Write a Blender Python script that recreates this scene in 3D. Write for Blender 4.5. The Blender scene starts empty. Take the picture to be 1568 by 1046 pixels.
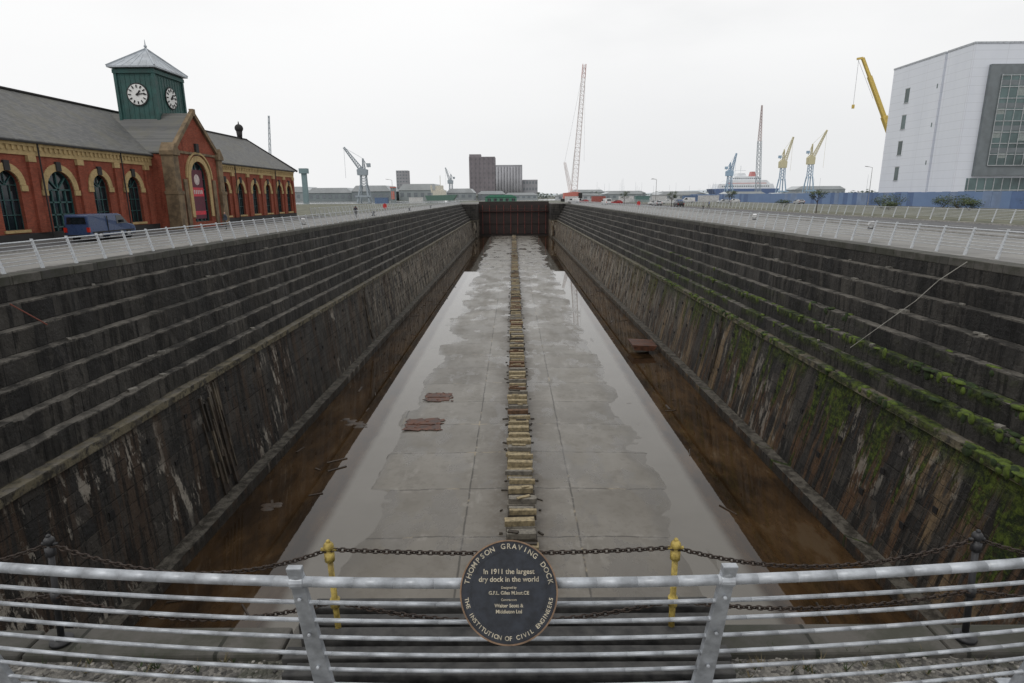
import bpy, math, random
from mathutils import Vector, Matrix, noise
random.seed(7)
R=random.random
def U(a,b): return a+(b-a)*random.random()
scene=bpy.context.scene
# ---------------------------------------------------------------- materials
def newmat(name):
    m=bpy.data.materials.new(name); m.use_nodes=True
    nt=m.node_tree; b=nt.nodes['Principled BSDF']; return m,nt,b
def N(nt,t,**k):
    n=nt.nodes.new(t)
    for a,v in k.items(): setattr(n,a,v)
    return n
def setin(nt,sock,v):
    if hasattr(v,'is_linked') or isinstance(v,bpy.types.NodeSocket): nt.links.new(v,sock)
    else:
        if sock.type=='RGBA' and len(v)==3: v=(*v,1)
        sock.default_value=v
def math_(nt,op,a,b=None,c=None,clamp=False):
    n=N(nt,'ShaderNodeMath',operation=op,use_clamp=clamp)
    setin(nt,n.inputs[0],a)
    if b is not None: setin(nt,n.inputs[1],b)
    if c is not None: setin(nt,n.inputs[2],c)
    return n.outputs[0]
def mix(nt,f,a,b,bt='MIX'):
    n=N(nt,'ShaderNodeMix',data_type='RGBA',blend_type=bt)
    setin(nt,n.inputs[0],f); setin(nt,n.inputs[6],a); setin(nt,n.inputs[7],b)
    return n.outputs[2]
def sstep(nt,v,a,b,lo=0.0,hi=1.0):
    n=N(nt,'ShaderNodeMapRange',interpolation_type='SMOOTHSTEP')
    setin(nt,n.inputs[0],v); n.inputs[1].default_value=a; n.inputs[2].default_value=b
    n.inputs[3].default_value=lo; n.inputs[4].default_value=hi
    return n.outputs[0]
def objco(nt): return N(nt,'ShaderNodeTexCoord').outputs['Object']
def scaled(nt,v,s,loc=(0,0,0)):
    n=N(nt,'ShaderNodeMapping'); setin(nt,n.inputs[0],v); n.inputs['Scale'].default_value=s; n.inputs['Location'].default_value=loc
    return n.outputs[0]
def noi(nt,v,scale,detail=4,rough=.55):
    n=N(nt,'ShaderNodeTexNoise'); setin(nt,n.inputs['Vector'],v); n.inputs['Scale'].default_value=scale
    n.inputs['Detail'].default_value=detail; n.inputs['Roughness'].default_value=rough
    return n.outputs[0]
def bump(nt,b,h,strength=.3,dist=.05):
    n=N(nt,'ShaderNodeBump'); n.inputs['Strength'].default_value=strength; n.inputs['Distance'].default_value=dist
    setin(nt,n.inputs['Height'],h); nt.links.new(n.outputs[0],b.inputs['Normal'])
def M(name,c,rough=.7,var=.25,scale=3.0,metal=0.0,bmp=.15,c2=None):
    m,nt,b=newmat(name); co=objco(nt)
    n1=noi(nt,co,scale,5,.6)
    f=sstep(nt,n1,.3,.7)
    d=tuple(x*(1-var) for x in c); l=c2 if c2 else tuple(min(1,x*(1+var)) for x in c)
    setin(nt,b.inputs['Base Color'],mix(nt,f,d,l))
    setin(nt,b.inputs['Roughness'],sstep(nt,n1,.2,.8,max(.02,rough-.1),min(1,rough+.1)))
    b.inputs['Metallic'].default_value=metal
    if bmp: bump(nt,b,noi(nt,co,scale*6,3),bmp,.01)
    return m
# ---------------------------------------------------------------- mesh builder
class MB:
    def __init__(s): s.v=[];s.f=[];s.m=[]
    def add(s,vs,fs,mi=0):
        o=len(s.v); s.v+= [tuple(v) for v in vs]
        for f in fs: s.f.append(tuple(i+o for i in f)); s.m.append(mi)
    def box(s,x0,x1,y0,y1,z0,z1,mi=0):
        vs=[(x,y,z) for z in(z0,z1) for y in(y0,y1) for x in(x0,x1)]
        s.add(vs,[(0,2,3,1),(4,5,7,6),(0,1,5,4),(2,6,7,3),(0,4,6,2),(1,3,7,5)],mi)
    def obox(s,c,size,mat,mi=0):
        c=Vector(c); hx,hy,hz=[a/2 for a in size]
        vs=[c+mat@Vector((x,y,z)) for z in(-hz,hz) for y in(-hy,hy) for x in(-hx,hx)]
        s.add(vs,[(0,2,3,1),(4,5,7,6),(0,1,5,4),(2,6,7,3),(0,4,6,2),(1,3,7,5)],mi)
    def cyl(s,p0,p1,r0,r1=None,n=8,mi=0,caps=True):
        p0=Vector(p0);p1=Vector(p1); r1=r0 if r1 is None else r1
        d=(p1-p0)
        if d.length<1e-6: return
        q=d.to_track_quat('Z','Y').to_matrix()
        vs=[]
        for p,r in((p0,r0),(p1,r1)):
            for i in range(n):
                a=2*math.pi*(i+.5)/n; vs.append(p+q@Vector((r*math.cos(a),r*math.sin(a),0)))
        fs=[(i,(i+1)%n,n+(i+1)%n,n+i) for i in range(n)]
        if caps: fs+=[tuple(range(n-1,-1,-1)),tuple(range(n,2*n))]
        s.add(vs,fs,mi)
    def beam(s,p0,p1,w,mi=0): s.cyl(p0,p1,w*.7071,None,4,mi)
    def prism(s,pts,axis,a0,a1,mi=0):
        def P(p,a):
            if axis=='x': return (a,p[0],p[1])
            if axis=='y': return (p[0],a,p[1])
            return (p[0],p[1],a)
        n=len(pts); vs=[P(p,a0) for p in pts]+[P(p,a1) for p in pts]
        s.add(vs,[tuple(range(n-1,-1,-1)),tuple(range(n,2*n))]+[(i,(i+1)%n,n+(i+1)%n,n+i) for i in range(n)],mi)
    def sphere(s,c,r,mi=0,n=10,m=6,sc=(1,1,1)):
        vs=[];fs=[]
        for j in range(m+1):
            t=math.pi*j/m
            for i in range(n):
                a=2*math.pi*i/n
                vs.append((c[0]+r*sc[0]*math.sin(t)*math.cos(a),c[1]+r*sc[1]*math.sin(t)*math.sin(a),c[2]+r*sc[2]*math.cos(t)))
        for j in range(m):
            for i in range(n): fs.append((j*n+i,(j+1)*n+i,(j+1)*n+(i+1)%n,j*n+(i+1)%n))
        s.add(vs,fs,mi)
    def tube(s,pts,r,n=8,mi=0):
        for a,b in zip(pts[:-1],pts[1:]): s.cyl(a,b,r,None,n,mi)
    def obj(s,name,mats,parent=None,smooth=False,fixn=False,bevel=0):
        me=bpy.data.meshes.new(name); me.from_pydata(s.v,[],s.f)
        for m in mats: me.materials.append(m)
        for p,mi in zip(me.polygons,s.m): p.material_index=mi; p.use_smooth=smooth
        me.validate(); me.update()
        if fixn:
            import bmesh
            b=bmesh.new(); b.from_mesh(me); bmesh.ops.recalc_face_normals(b,faces=b.faces); b.to_mesh(me); b.free()
        o=bpy.data.objects.new(name,me); scene.collection.objects.link(o)
        if parent: o.parent=parent
        if bevel:
            md=o.modifiers.new('bev','BEVEL'); md.width=bevel; md.segments=2; md.limit_method='ANGLE'
        return o
def empty(name,loc=(0,0,0)):
    e=bpy.data.objects.new(name,None); e.location=loc; scene.collection.objects.link(e); return e

# ---------------------------------------------------------------- camera
cam=bpy.data.cameras.new('camera'); co=bpy.data.objects.new('camera',cam); scene.collection.objects.link(co)
cam.sensor_width=36; cam.lens=21.12; cam.clip_start=.05; cam.clip_end=9000
co.matrix_world=Matrix.Translation((0,0,3.0))@Matrix.Rotation(math.radians(.19),4,'Z')@Matrix.Rotation(math.radians(90-13.6),4,'X')@Matrix.Rotation(math.radians(-.4),4,'Z')
scene.camera=co
# ---------------------------------------------------------------- world (overcast)
w=bpy.data.worlds.new('World'); scene.world=w; w.use_nodes=True; nt=w.node_tree
bg=nt.nodes['Background']
sky=N(nt,'ShaderNodeTexSky',sky_type='NISHITA'); sky.sun_disc=False
sky.sun_elevation=math.radians(52); sky.sun_rotation=math.radians(222)
hs=N(nt,'ShaderNodeHueSaturation'); hs.inputs['Saturation'].default_value=.15; nt.links.new(sky.outputs[0],hs.inputs['Color'])
tc=N(nt,'ShaderNodeTexCoord').outputs['Generated']
sep=N(nt,'ShaderNodeSeparateXYZ'); nt.links.new(tc,sep.inputs[0])
cl=noi(nt,scaled(nt,tc,(1,1,3.2)),1.7,5,.5)
base=mix(nt,sstep(nt,cl,.32,.70),(8.7,8.76,8.84),(10.4,10.4,10.4))
hz=mix(nt,sstep(nt,sep.outputs[2],0.0,.34),(8.3,8.38,8.48),base)
hz=mix(nt,sstep(nt,sep.outputs[0],.35,-.55,0,.55),hz,(10.4,10.4,10.4))
nt.links.new(mix(nt,.95,hs.outputs[0],hz),bg.inputs[0]); bg.inputs[1].default_value=.1
sun=bpy.data.lights.new('sun','SUN'); sun.energy=.7; sun.angle=math.radians(25); sun.color=(1,.97,.93)
so=bpy.data.objects.new('sun',sun); scene.collection.objects.link(so)
az=math.radians(222); el=math.radians(52)
d=Vector((math.sin(az)*math.cos(el),math.cos(az)*math.cos(el),math.sin(el)))
so.rotation_euler=d.to_track_quat('Z','Y').to_euler()
scene.view_settings.view_transform='Standard'; scene.view_settings.look='None'; scene.view_settings.exposure=0

CX=.3  # dock axis
ZF=-13.0
Y0=3.6; YE=238.0
# ---------------------------------------------------------------- dock stone material
def dock_stone():
    m,nt,b=newmat('dock_stone'); co=objco(nt)
    s=N(nt,'ShaderNodeSeparateXYZ'); nt.links.new(co,s.inputs[0]); X,Y,Z=s.outputs
    cb=N(nt,'ShaderNodeCombineXYZ'); nt.links.new(math_(nt,'ADD',Y,X),cb.inputs[0]); nt.links.new(Z,cb.inputs[1])
    br=N(nt,'ShaderNodeTexBrick'); nt.links.new(cb.outputs[0],br.inputs[0])
    br.inputs['Scale'].default_value=1; br.inputs['Brick Width'].default_value=1.55; br.inputs['Row Height'].default_value=.87
    br.inputs['Mortar Size'].default_value=.024; br.inputs['Mortar Smooth'].default_value=.3
    br.inputs['Color1'].default_value=(.013,.0125,.0125,1); br.inputs['Color2'].default_value=(.050,.046,.041,1); br.inputs['Mortar'].default_value=(.005,.005,.005,1)
    br2=N(nt,'ShaderNodeTexBrick'); nt.links.new(cb.outputs[0],br2.inputs[0])
    br2.inputs['Scale'].default_value=1; br2.inputs['Brick Width'].default_value=1.3; br2.inputs['Row Height'].default_value=.62
    br2.inputs['Mortar Size'].default_value=.024; br2.inputs['Mortar Smooth'].default_value=.4
    br2.inputs['Color1'].default_value=(.013,.0125,.0125,1); br2.inputs['Color2'].default_value=(.042,.037,.032,1); br2.inputs['Mortar'].default_value=(.005,.005,.0045,1)
    low=sstep(nt,Z,-6.35,-6.45)
    up_=math_(nt,'SUBTRACT',1.0,low)
    right=sstep(nt,X,-1,1)
    left=math_(nt,'SUBTRACT',1.0,right)
    col=mix(nt,low,br.outputs[0],br2.outputs[0])
    big=noi(nt,co,.22,4,.6)
    col=mix(nt,sstep(nt,big,.42,.72,0,.5),col,(.060,.054,.045))
    st=noi(nt,scaled(nt,cb.outputs[0],(.9,.085,1)),1.0,6,.68)
    st2=noi(nt,scaled(nt,cb.outputs[0],(3.2,.20,1),(4,9,0)),1.0,5,.64)
    st3=noi(nt,scaled(nt,cb.outputs[0],(.42,.07,1),(14,2,0)),1.0,6,.68)
    n5=noi(nt,co,2.2,5,.7)
    # warm brown mineral staining on the lower wall, strongest on the right side
    bm=math_(nt,'MULTIPLY',sstep(nt,st,.47,.56),math_(nt,'MULTIPLY',low,sstep(nt,right,0,1,.35,.95)))
    brown=mix(nt,n5,(.045,.022,.012),(.12,.068,.034))
    col=mix(nt,bm,col,brown)
    col=mix(nt,math_(nt,'MULTIPLY',sstep(nt,st3,.54,.62,0,.9),math_(nt,'MULTIPLY',low,right)),col,(.17,.118,.066))
    col=mix(nt,sstep(nt,st2,.49,.59,0,.85),col,(.008,.0075,.007))
    # joints stay readable
    jf=math_(nt,'MULTIPLY',br2.outputs['Fac'],low)
    col=mix(nt,math_(nt,'MULTIPLY',jf,.6),col,mix(nt,sstep(nt,n5,.48,.56),(.006,.006,.005),(.085,.075,.06)))
    # pale lime runs (vertical) and blotches, lower wall
    pn=noi(nt,scaled(nt,co,(1,1.0,.30)),1.6,6,.74)
    pb=noi(nt,scaled(nt,co,(.1,.11,.20),(7,3,1)),1,3,.5)
    pm=math_(nt,'MULTIPLY',sstep(nt,pn,.535,.585),sstep(nt,pb,.46,.55))
    pm=math_(nt,'MULTIPLY',pm,sstep(nt,Z,-6.2,-7.5,.10,1))
    pmr=math_(nt,'MULTIPLY',pm,sstep(nt,left,0,1,.6,1.0))
    col=mix(nt,math_(nt,'MULTIPLY',pmr,.85),col,mix(nt,n5,(.15,.125,.095),(.44,.41,.36)))
    # far parts of the lower wall : ochre / pale weathering
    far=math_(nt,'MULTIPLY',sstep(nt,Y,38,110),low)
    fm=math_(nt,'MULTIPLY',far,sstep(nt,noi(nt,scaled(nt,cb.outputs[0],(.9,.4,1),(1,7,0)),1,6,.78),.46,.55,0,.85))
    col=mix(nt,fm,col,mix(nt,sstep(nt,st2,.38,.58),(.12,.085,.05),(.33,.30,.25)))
    # treads
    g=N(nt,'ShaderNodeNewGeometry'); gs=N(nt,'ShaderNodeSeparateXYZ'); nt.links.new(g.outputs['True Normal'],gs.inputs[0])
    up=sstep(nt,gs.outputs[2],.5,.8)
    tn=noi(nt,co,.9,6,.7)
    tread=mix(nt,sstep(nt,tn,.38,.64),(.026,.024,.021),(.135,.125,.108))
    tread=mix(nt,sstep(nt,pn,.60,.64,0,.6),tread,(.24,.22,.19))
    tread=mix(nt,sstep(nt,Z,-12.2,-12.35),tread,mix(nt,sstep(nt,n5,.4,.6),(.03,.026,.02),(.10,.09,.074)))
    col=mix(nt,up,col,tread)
    # worn lips
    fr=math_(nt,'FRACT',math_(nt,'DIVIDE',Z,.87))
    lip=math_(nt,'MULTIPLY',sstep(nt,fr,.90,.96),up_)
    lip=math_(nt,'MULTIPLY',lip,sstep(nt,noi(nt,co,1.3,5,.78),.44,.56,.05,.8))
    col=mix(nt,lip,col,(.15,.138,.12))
    col=mix(nt,math_(nt,'MULTIPLY',up_,sstep(nt,noi(nt,scaled(nt,cb.outputs[0],(.5,.16,1),(2,2,0)),1,5,.65),.50,.62,0,.6)),col,(.010,.0098,.0095))
    # string course edge : dirty yellow-green / pale line
    sc_=math_(nt,'MULTIPLY',sstep(nt,Z,-6.5,-6.38),sstep(nt,Z,-6.02,-6.12))
    col=mix(nt,math_(nt,'MULTIPLY',sc_,sstep(nt,n5,.42,.55,.1,.85)),col,(.15,.13,.085))
    # moss : dense clumps hanging from the ledges + long runs
    mn=noi(nt,scaled(nt,co,(.5,.45,.5)),1.0,6,.74)
    my=math_(nt,'MULTIPLY',sstep(nt,Y,120,40),sstep(nt,X,5,9))
    mz=sstep(nt,Z,-3.3,-4.6)
    ledge=math_(nt,'MAXIMUM',up,sstep(nt,fr,.35,.9,0,.9))
    mm=math_(nt,'MULTIPLY',sstep(nt,mn,.46,.53),math_(nt,'MULTIPLY',mz,math_(nt,'MULTIPLY',ledge,up_)))
    # runs, wide at the string course and thinning downwards
    thr=math_(nt,'ADD',st,sstep(nt,Z,-12.5,-6.4,-.075,.035))
    ms=math_(nt,'MULTIPLY',sstep(nt,thr,.525,.565),low)
    top_=math_(nt,'MULTIPLY',sstep(nt,Z,-7.6,-6.5),math_(nt,'MULTIPLY',low,sstep(nt,mn,.44,.52)))
    mm=math_(nt,'MAXIMUM',mm,math_(nt,'MAXIMUM',ms,top_))
    mm=math_(nt,'MULTIPLY',math_(nt,'MULTIPLY',mm,my),sstep(nt,n5,.30,.48,.25,1.0))
    mossc=mix(nt,sstep(nt,noi(nt,co,3,5,.75),.40,.66),(.008,.016,.004),(.075,.105,.012))
    col=mix(nt,math_(nt,'MULTIPLY',mm,.95),col,mossc)
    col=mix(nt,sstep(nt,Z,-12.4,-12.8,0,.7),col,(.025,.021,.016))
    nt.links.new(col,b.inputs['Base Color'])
    nt.links.new(sstep(nt,st,.3,.7,.5,.9),b.inputs['Roughness'])
    b.inputs['Specular IOR Level'].default_value=.28
    h=math_(nt,'ADD',math_(nt,'MULTIPLY',math_(nt,'ADD',br.outputs['Fac'],jf),-.6),math_(nt,'MULTIPLY',noi(nt,co,3,6,.7),1.6))
    h=math_(nt,'ADD',h,math_(nt,'MULTIPLY',mm,1.0))
    bump(nt,b,h,.9,.08)
    return m
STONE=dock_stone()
# ---------------------------------------------------------------- dock walls
prof=[(19.9,0.0)]
x=19.9;z=0.0
for k in range(7):
    z-=.87; prof.append((x,z)); x-=.5; prof.append((x,z))
prof+=[(16.4,-6.42),(16.58,-6.46),(15.75,-12.4),(15.0,-12.4),(15.0,-13.6)]
def lowx(z): return 16.58-(abs(z)-6.46)*.1397
def wall(side,name):
    ys=[Y0]
    while ys[-1]<YE-1.6: ys.append(ys[-1]+(.52 if ys[-1]<75 else 1.55))
    ys.append(YE)
    vs=[];fs=[];n=len(prof)
    blk=[0]*n; nb=[0]*n
    for y in ys:
        for j,(px,pz) in enumerate(prof):
            if y>=nb[j]: blk[j]=U(-.03,.03); nb[j]=y+U(1.2,1.9)
            jx=0 if j==0 else blk[j]+U(-.014,.014); jz=0 if j in(0,n-1) else U(-.014,.014)
            if j>=15: jx*=.5
            if j>0 and j%2==0 and j<15 and R()<.09: jz-=U(.03,.14); jx+=U(.02,.1)
            vs.append((CX+side*(px+jx),y,pz+jz))
    for i in range(len(ys)-1):
        for j in range(n-1):
            a=i*n+j; f=(a,a+1,a+n+1,a+n)
            fs.append(f if side<0 else f[::-1])
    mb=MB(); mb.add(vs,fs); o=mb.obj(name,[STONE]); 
    return o
dock=empty('dry_dock')
for sd in(-1,1):
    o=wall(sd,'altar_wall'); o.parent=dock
for o in dock.children:
    me=o.data
    zz=sum(p.normal.z*p.area for p in me.polygons)
    if zz<0: me.flip_normals()
mb=MB(); mb.add([(CX-19.9,Y0,0),(CX+19.9,Y0,0),(CX+19.9,Y0,-13.6),(CX-19.9,Y0,-13.6)],[(0,1,2,3)])
mb.obj('head_wall',[STONE],dock)
mb=MB()
for sd in(-1,1):
    x0,x1=sorted((CX+sd*14.4,CX+sd*24))
    mb.box(x0,x1,YE,YE+30,-13.6,.02)
mb.obj('entrance_jambs',[STONE],dock)
# ---------------------------------------------------------------- floor slab
def floor_mat():
    m,nt,b=newmat('dock_floor_concrete'); co=objco(nt)
    s=N(nt,'ShaderNodeSeparateXYZ'); nt.links.new(co,s.inputs[0]); X,Y,Z=s.outputs
    wob=noi(nt,co,.8,3)
    Xw=math_(nt,'ADD',math_(nt,'SUBTRACT',X,CX),math_(nt,'MULTIPLY',math_(nt,'SUBTRACT',wob,.5),.16))
    Yw=math_(nt,'ADD',Y,math_(nt,'MULTIPLY',math_(nt,'SUBTRACT',wob,.5),.24))
    def line(c,per,off,wd):
        f=math_(nt,'FRACT',math_(nt,'DIVIDE',math_(nt,'ADD',c,off),per))
        d_=math_(nt,'MULTIPLY',math_(nt,'ABSOLUTE',math_(nt,'SUBTRACT',f,.5)),per)
        return sstep(nt,d_,wd,wd*.3)
    jy=line(Yw,4.9,1.1,.07); jx=line(Xw,5.6,0.0,.07)
    j=math_(nt,'MAXIMUM',jy,jx)
    ti=N(nt,'ShaderNodeCombineXYZ')
    nt.links.new(math_(nt,'FLOOR',math_(nt,'DIVIDE',math_(nt,'ADD',Yw,3.55),4.9)),ti.inputs[0])
    nt.links.new(math_(nt,'FLOOR',math_(nt,'DIVIDE',math_(nt,'ADD',Xw,2.8),5.6)),ti.inputs[1])
    wn=N(nt,'ShaderNodeTexWhiteNoise'); nt.links.new(ti.outputs[0],wn.inputs['Vector'])
    n1=noi(nt,co,.28,5,.6); n2=noi(nt,co,2.6,6,.72); n4=noi(nt,co,.75,6,.7)
    col=mix(nt,sstep(nt,n1,.3,.72),(.155,.143,.122),(.225,.21,.185))
    col=mix(nt,wn.outputs[0],col,mix(nt,.5,col,(.095,.086,.072)))
    col=mix(nt,sstep(nt,n4,.50,.64,0,.5),col,(.105,.094,.076))
    col=mix(nt,sstep(nt,n2,.52,.70,0,.45),col,(.085,.074,.058))
    st=noi(nt,scaled(nt,co,(.75,.22,1),(3,5,0)),1,5,.68)
    col=mix(nt,sstep(nt,st,.58,.72,0,.45),col,(.30,.285,.26))
    ax=math_(nt,'ABSOLUTE',math_(nt,'SUBTRACT',X,CX))
    col=mix(nt,math_(nt,'MULTIPLY',sstep(nt,ax,2.4,.6,0,.7),sstep(nt,n2,.3,.55)),col,(.065,.05,.034))
    col=mix(nt,sstep(nt,Y,45,20,0,.25),col,(.10,.078,.05))
    jm=noi(nt,co,.5,4,.6)
    col=mix(nt,math_(nt,'MULTIPLY',j,.8),col,mix(nt,sstep(nt,jm,.54,.64),(.028,.024,.018),(.28,.23,.15)))
    jw=math_(nt,'MAXIMUM',line(Yw,4.9,1.1,.45),line(Xw,5.6,0,.45))
    col=mix(nt,math_(nt,'MULTIPLY',jw,sstep(nt,noi(nt,co,1.3,5,.7),.52,.62,0,.3)),col,(.32,.30,.27))
    wz=math_(nt,'ADD',Z,math_(nt,'MULTIPLY',math_(nt,'SUBTRACT',n1,.5),.03))
    wet=sstep(nt,wz,ZF+.030,ZF+.004)
    col=mix(nt,math_(nt,'MULTIPLY',wet,.5),col,(.055,.047,.036))
    # separate shallow damp patches
    damp=math_(nt,'MULTIPLY',sstep(nt,noi(nt,scaled(nt,co,(1,.55,1),(9,2,3)),.33,6,.66),.54,.58),1.0)
    col=mix(nt,math_(nt,'MULTIPLY',damp,.38),col,(.06,.052,.042))
    nt.links.new(col,b.inputs['Base Color'])
    film=sstep(nt,noi(nt,scaled(nt,co,(1,.4,1),(1,2,3)),.4,5,.6),.36,.60)
    r=math_(nt,'SUBTRACT',.56,math_(nt,'MULTIPLY',film,sstep(nt,Y,30,110,.10,.24)))
    r=math_(nt,'SUBTRACT',r,math_(nt,'MULTIPLY',wet,.22),clamp=True)
    r=math_(nt,'SUBTRACT',r,math_(nt,'MULTIPLY',damp,.22),clamp=True)
    nt.links.new(math_(nt,'MAXIMUM',r,.12),b.inputs['Roughness'])
    bump(nt,b,math_(nt,'ADD',math_(nt,'MULTIPLY',n2,.5),math_(nt,'MULTIPLY',j,-1)),.22,.02)
    return m
mb=MB(); vs=[];fs=[]
tile={}
xs=[CX-10.6+i*.4 for i in range(54)]; ys=[Y0+i*.5 for i in range(int((YE+12-Y0)/.5)+1)]
for y in ys:
    for x in xs:
        ax=abs(x-CX)
        key=(math.floor((x+2.5)/2.8),math.floor((y+3.55)/4.9))
        if key not in tile: tile[key]=U(-.018,.018)
        lim=8.0+ (.0 if y<60 else (y-60)*.004)
        h=.11*(1-(ax/lim)**2)+tile[key]*min(1,ax/4)+.03*noise.noise((x*.35,y*.22,3))+.012*noise.noise((x*1.3,y*1.3,7))
        vs.append((x,y,ZF+max(-.09,h)))
nx=len(xs)
for i in range(len(ys)-1):
    for j in range(nx-1): fs.append((i*nx+j,i*nx+j+1,(i+1)*nx+j+1,(i+1)*nx+j))
mb.add(vs,fs); mb.obj('dock_floor',[floor_mat()],None,True)
def water_mat():
    m,nt,b=newmat('dock_water'); co=objco(nt)
    s=N(nt,'ShaderNodeSeparateXYZ'); nt.links.new(co,s.inputs[0]); X,Y,Z=s.outputs
    ax=math_(nt,'ABSOLUTE',math_(nt,'SUBTRACT',X,CX))
    n1=noi(nt,co,.35,4,.6)
    dd=math_(nt,'ADD',ax,math_(nt,'MULTIPLY',math_(nt,'SUBTRACT',n1,.5),.5))
    shallow=mix(nt,n1,(.115,.105,.088),(.16,.147,.128))
    n3=noi(nt,scaled(nt,co,(1,.35,1)),.6,6,.7)
    deep=mix(nt,sstep(nt,n3,.35,.65),(.019,.0115,.006),(.060,.034,.015))
    deep=mix(nt,sstep(nt,n3,.58,.68,0,.6),deep,(.085,.06,.036))
    deep=mix(nt,sstep(nt,X,4,-4,0,.30),deep,(.018,.012,.008))
    nt.links.new(mix(nt,sstep(nt,dd,9.5,10.15),shallow,deep),b.inputs['Base Color'])
    b.inputs['Roughness'].default_value=.015; b.inputs['IOR'].default_value=1.45
    bump(nt,b,noi(nt,co,1.5,3),.03,.02)
    return m
mb=MB(); mb.add([(CX-15.4,Y0,ZF),(CX+15.4,Y0,ZF),(CX+15.4,YE+29,ZF),(CX-15.4,YE+29,ZF)],[(0,1,2,3)]); mb.obj('dock_water',[water_mat()])
SILT=M('silt',(.035,.023,.014),.5,.5,1.5)
mb=MB()
for i in range(40):
    sd=random.choice((-1,1)); y=U(18,110); x=CX+sd*U(10.8,14.6); L=U(.2,1.3); a=U(0,3.14)
    mb.obox((x,y,ZF+.02),(L,U(.04,.14),.06),Matrix.Rotation(a,3,'Z'))
for (x,y) in((-11.6,41),(-12.3,41.6),(-11.0,40.6),(-12.9,29)):
    for k in range(9): mb.sphere((x+U(-.5,.5),y+U(-.35,.35),ZF-.01),U(.08,.25),0,7,5,(1.4,1,.3))
mb.obj('driftwood_debris',[SILT])
# ---------------------------------------------------------------- keel blocks
KM=[M('keel_timber_tan',(.26,.21,.125),.8,.4,5),M('keel_timber_dark',(.040,.032,.023),.8,.4,5),M('keel_rust',(.12,.068,.038),.85,.45,5),M('keel_grey',(.16,.145,.12),.8,.35,5)]
mb=MB(); y=14.0
while y<YE+4:
    a=Matrix.Rotation(U(-.03,.03),3,'Z'); x=CX+U(-.05,.05)
    z=ZF-.02
    mb.obox((x,y,z+.25),(1.15,.62,.5),a,1)
    mb.obox((x,y,z+.62),(1.42,.50,.26),a,random.choice((1,1,0,3)))
    L=U(1.3,1.55); off=U(-.08,.08); mi=random.choice((0,0,3,2,1,3,0,0))
    if R()<.5:
        mb.obox((x+off,y-.13,z+.89),(L,.21,.26),Matrix.Rotation(U(-.06,.06),3,'Z'),mi)
        mb.obox((x-off,y+.13,z+.88),(L-.1,.21,U(.2,.28)),Matrix.Rotation(U(-.06,.06),3,'Z'),random.choice((0,0,1,2,3)))
    else: mb.obox((x+off,y,z+.90),(L,U(.34,.46),.28),Matrix.Rotation(U(-.06,.06),3,'Z'),mi)
    if R()<.45: mb.obox((x+U(-.4,.4),y+U(-.1,.1),z+1.08),(U(.3,.9),U(.1,.22),.07),Matrix.Rotation(U(-.5,.5),3,'Z'),random.choice((0,0,1,2)))
    y+=1.08
mb.obj('keel_blocks',KM,None,bevel=.015)
mb=MB()
for sgn in(-1,1):
    for k in range(200):
        y=14+k*1.1
        if R()<.5: mb.obox((CX+sgn*U(.8,1.05),y,ZF+.13),(U(.06,.18),U(.1,.4),.06),Matrix.Rotation(U(0,3),3,'Z'))
mb.obj('timber_offcuts',[KM[1]])
RUST=M('rust_sheet',(.075,.028,.014),.55,.6,2.2,bmp=.4)
for (x,y,l,wd) in((-6.2,46.6,2.1,2.0),(-6.5,40.6,2.6,2.2)):
    mb=MB()
    pts=[]
    for k in range(34):
        a=2*math.pi*k/34; c_,s_=math.cos(a),math.sin(a); f=1/max(abs(c_),abs(s_)); 
        pts.append((x+c_*f*l/2+U(-.2,.2),y+s_*f*wd/2+U(-.2,.2)))
    mb.prism(pts,'z',ZF+.075,ZF+.112)
    mb.box(x-l*.42,x+l*.3,y-.1,y-.05,ZF+.113,ZF+.15)
    for k in range(14): mb.obox((x+U(-1.3,1.3),y+U(-1.1,1.1),ZF+.12),(U(.05,.3),U(.05,.2),.03),Matrix.Rotation(U(0,3),3,'Z'))
    mb.obj('rusty_steel_plate',[RUST],fixn=True)
mb=MB(); mb.prism([(12.6,-.15),(14.6,-.15),(14.8,.3),(12.4,.3)],'y',60,62.8)
for k in range(5): mb.box(12.35,14.9,60.05+k*.56,60.5+k*.56,.31,.37)
o=mb.obj('rusty_pontoon',[RUST],fixn=True); o.location=(-.2,0,ZF+.06); o.rotation_euler=(.02,.05,.0)
# ---------------------------------------------------------------- vertical fender timbers
TIM=M('wet_timber',(.035,.026,.018),.75,.6,1.2); TIM2=M('bleached_timber',(.085,.068,.048),.8,.6,.9)
def fenders(side,y,n,wd,name='timber_fenders'):
    mb=MB()
    for k in range(n):
        yy=y+(k-(n-1)/2)*wd/n+U(-.08,.08); zb=U(-12.4,-10.4); zt_=-6.5+U(-1.3,.0)
        for seg in range(3):
            za=zt_+(zb-zt_)*seg/3; zc=zt_+(zb-zt_)*(seg+1)/3-.02
            if R()<.85: mb.beam((CX+side*(lowx(za)-.03),yy+U(-.02,.02),za),(CX+side*(lowx(zc)-.03),yy+U(-.03,.03),zc),U(.09,.2),random.choice((0,0,1)))
    mb.obj(name,[TIM,TIM2])
fenders(-1,30,8,2.4); fenders(-1,64,4,1.0); fenders(1,47.5,3,.8)
HOLE=M('iron_socket',(.006,.005,.005),.9,.3,5)  # near-black boxes on the wall stand in for the dark of put-log holes
mb=MB()
for sd in(-1,1):
    for r_,z in enumerate((-7.4,-9.1,-10.6)):
        y=20+r_*1.4
        while y<150:
            if R()<.8:
                xx=lowx(z)
                x0,x1=sorted((CX+sd*(xx-.035),CX+sd*(xx+.25))); s_=U(.10,.16)
                mb.box(x0-.01,x1,y-s_,y+s_,z-s_,z+s_)
            y+=U(3.0,4.8)
mb.obj('putlog_hole_boxes',[HOLE])
mb=MB()
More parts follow.
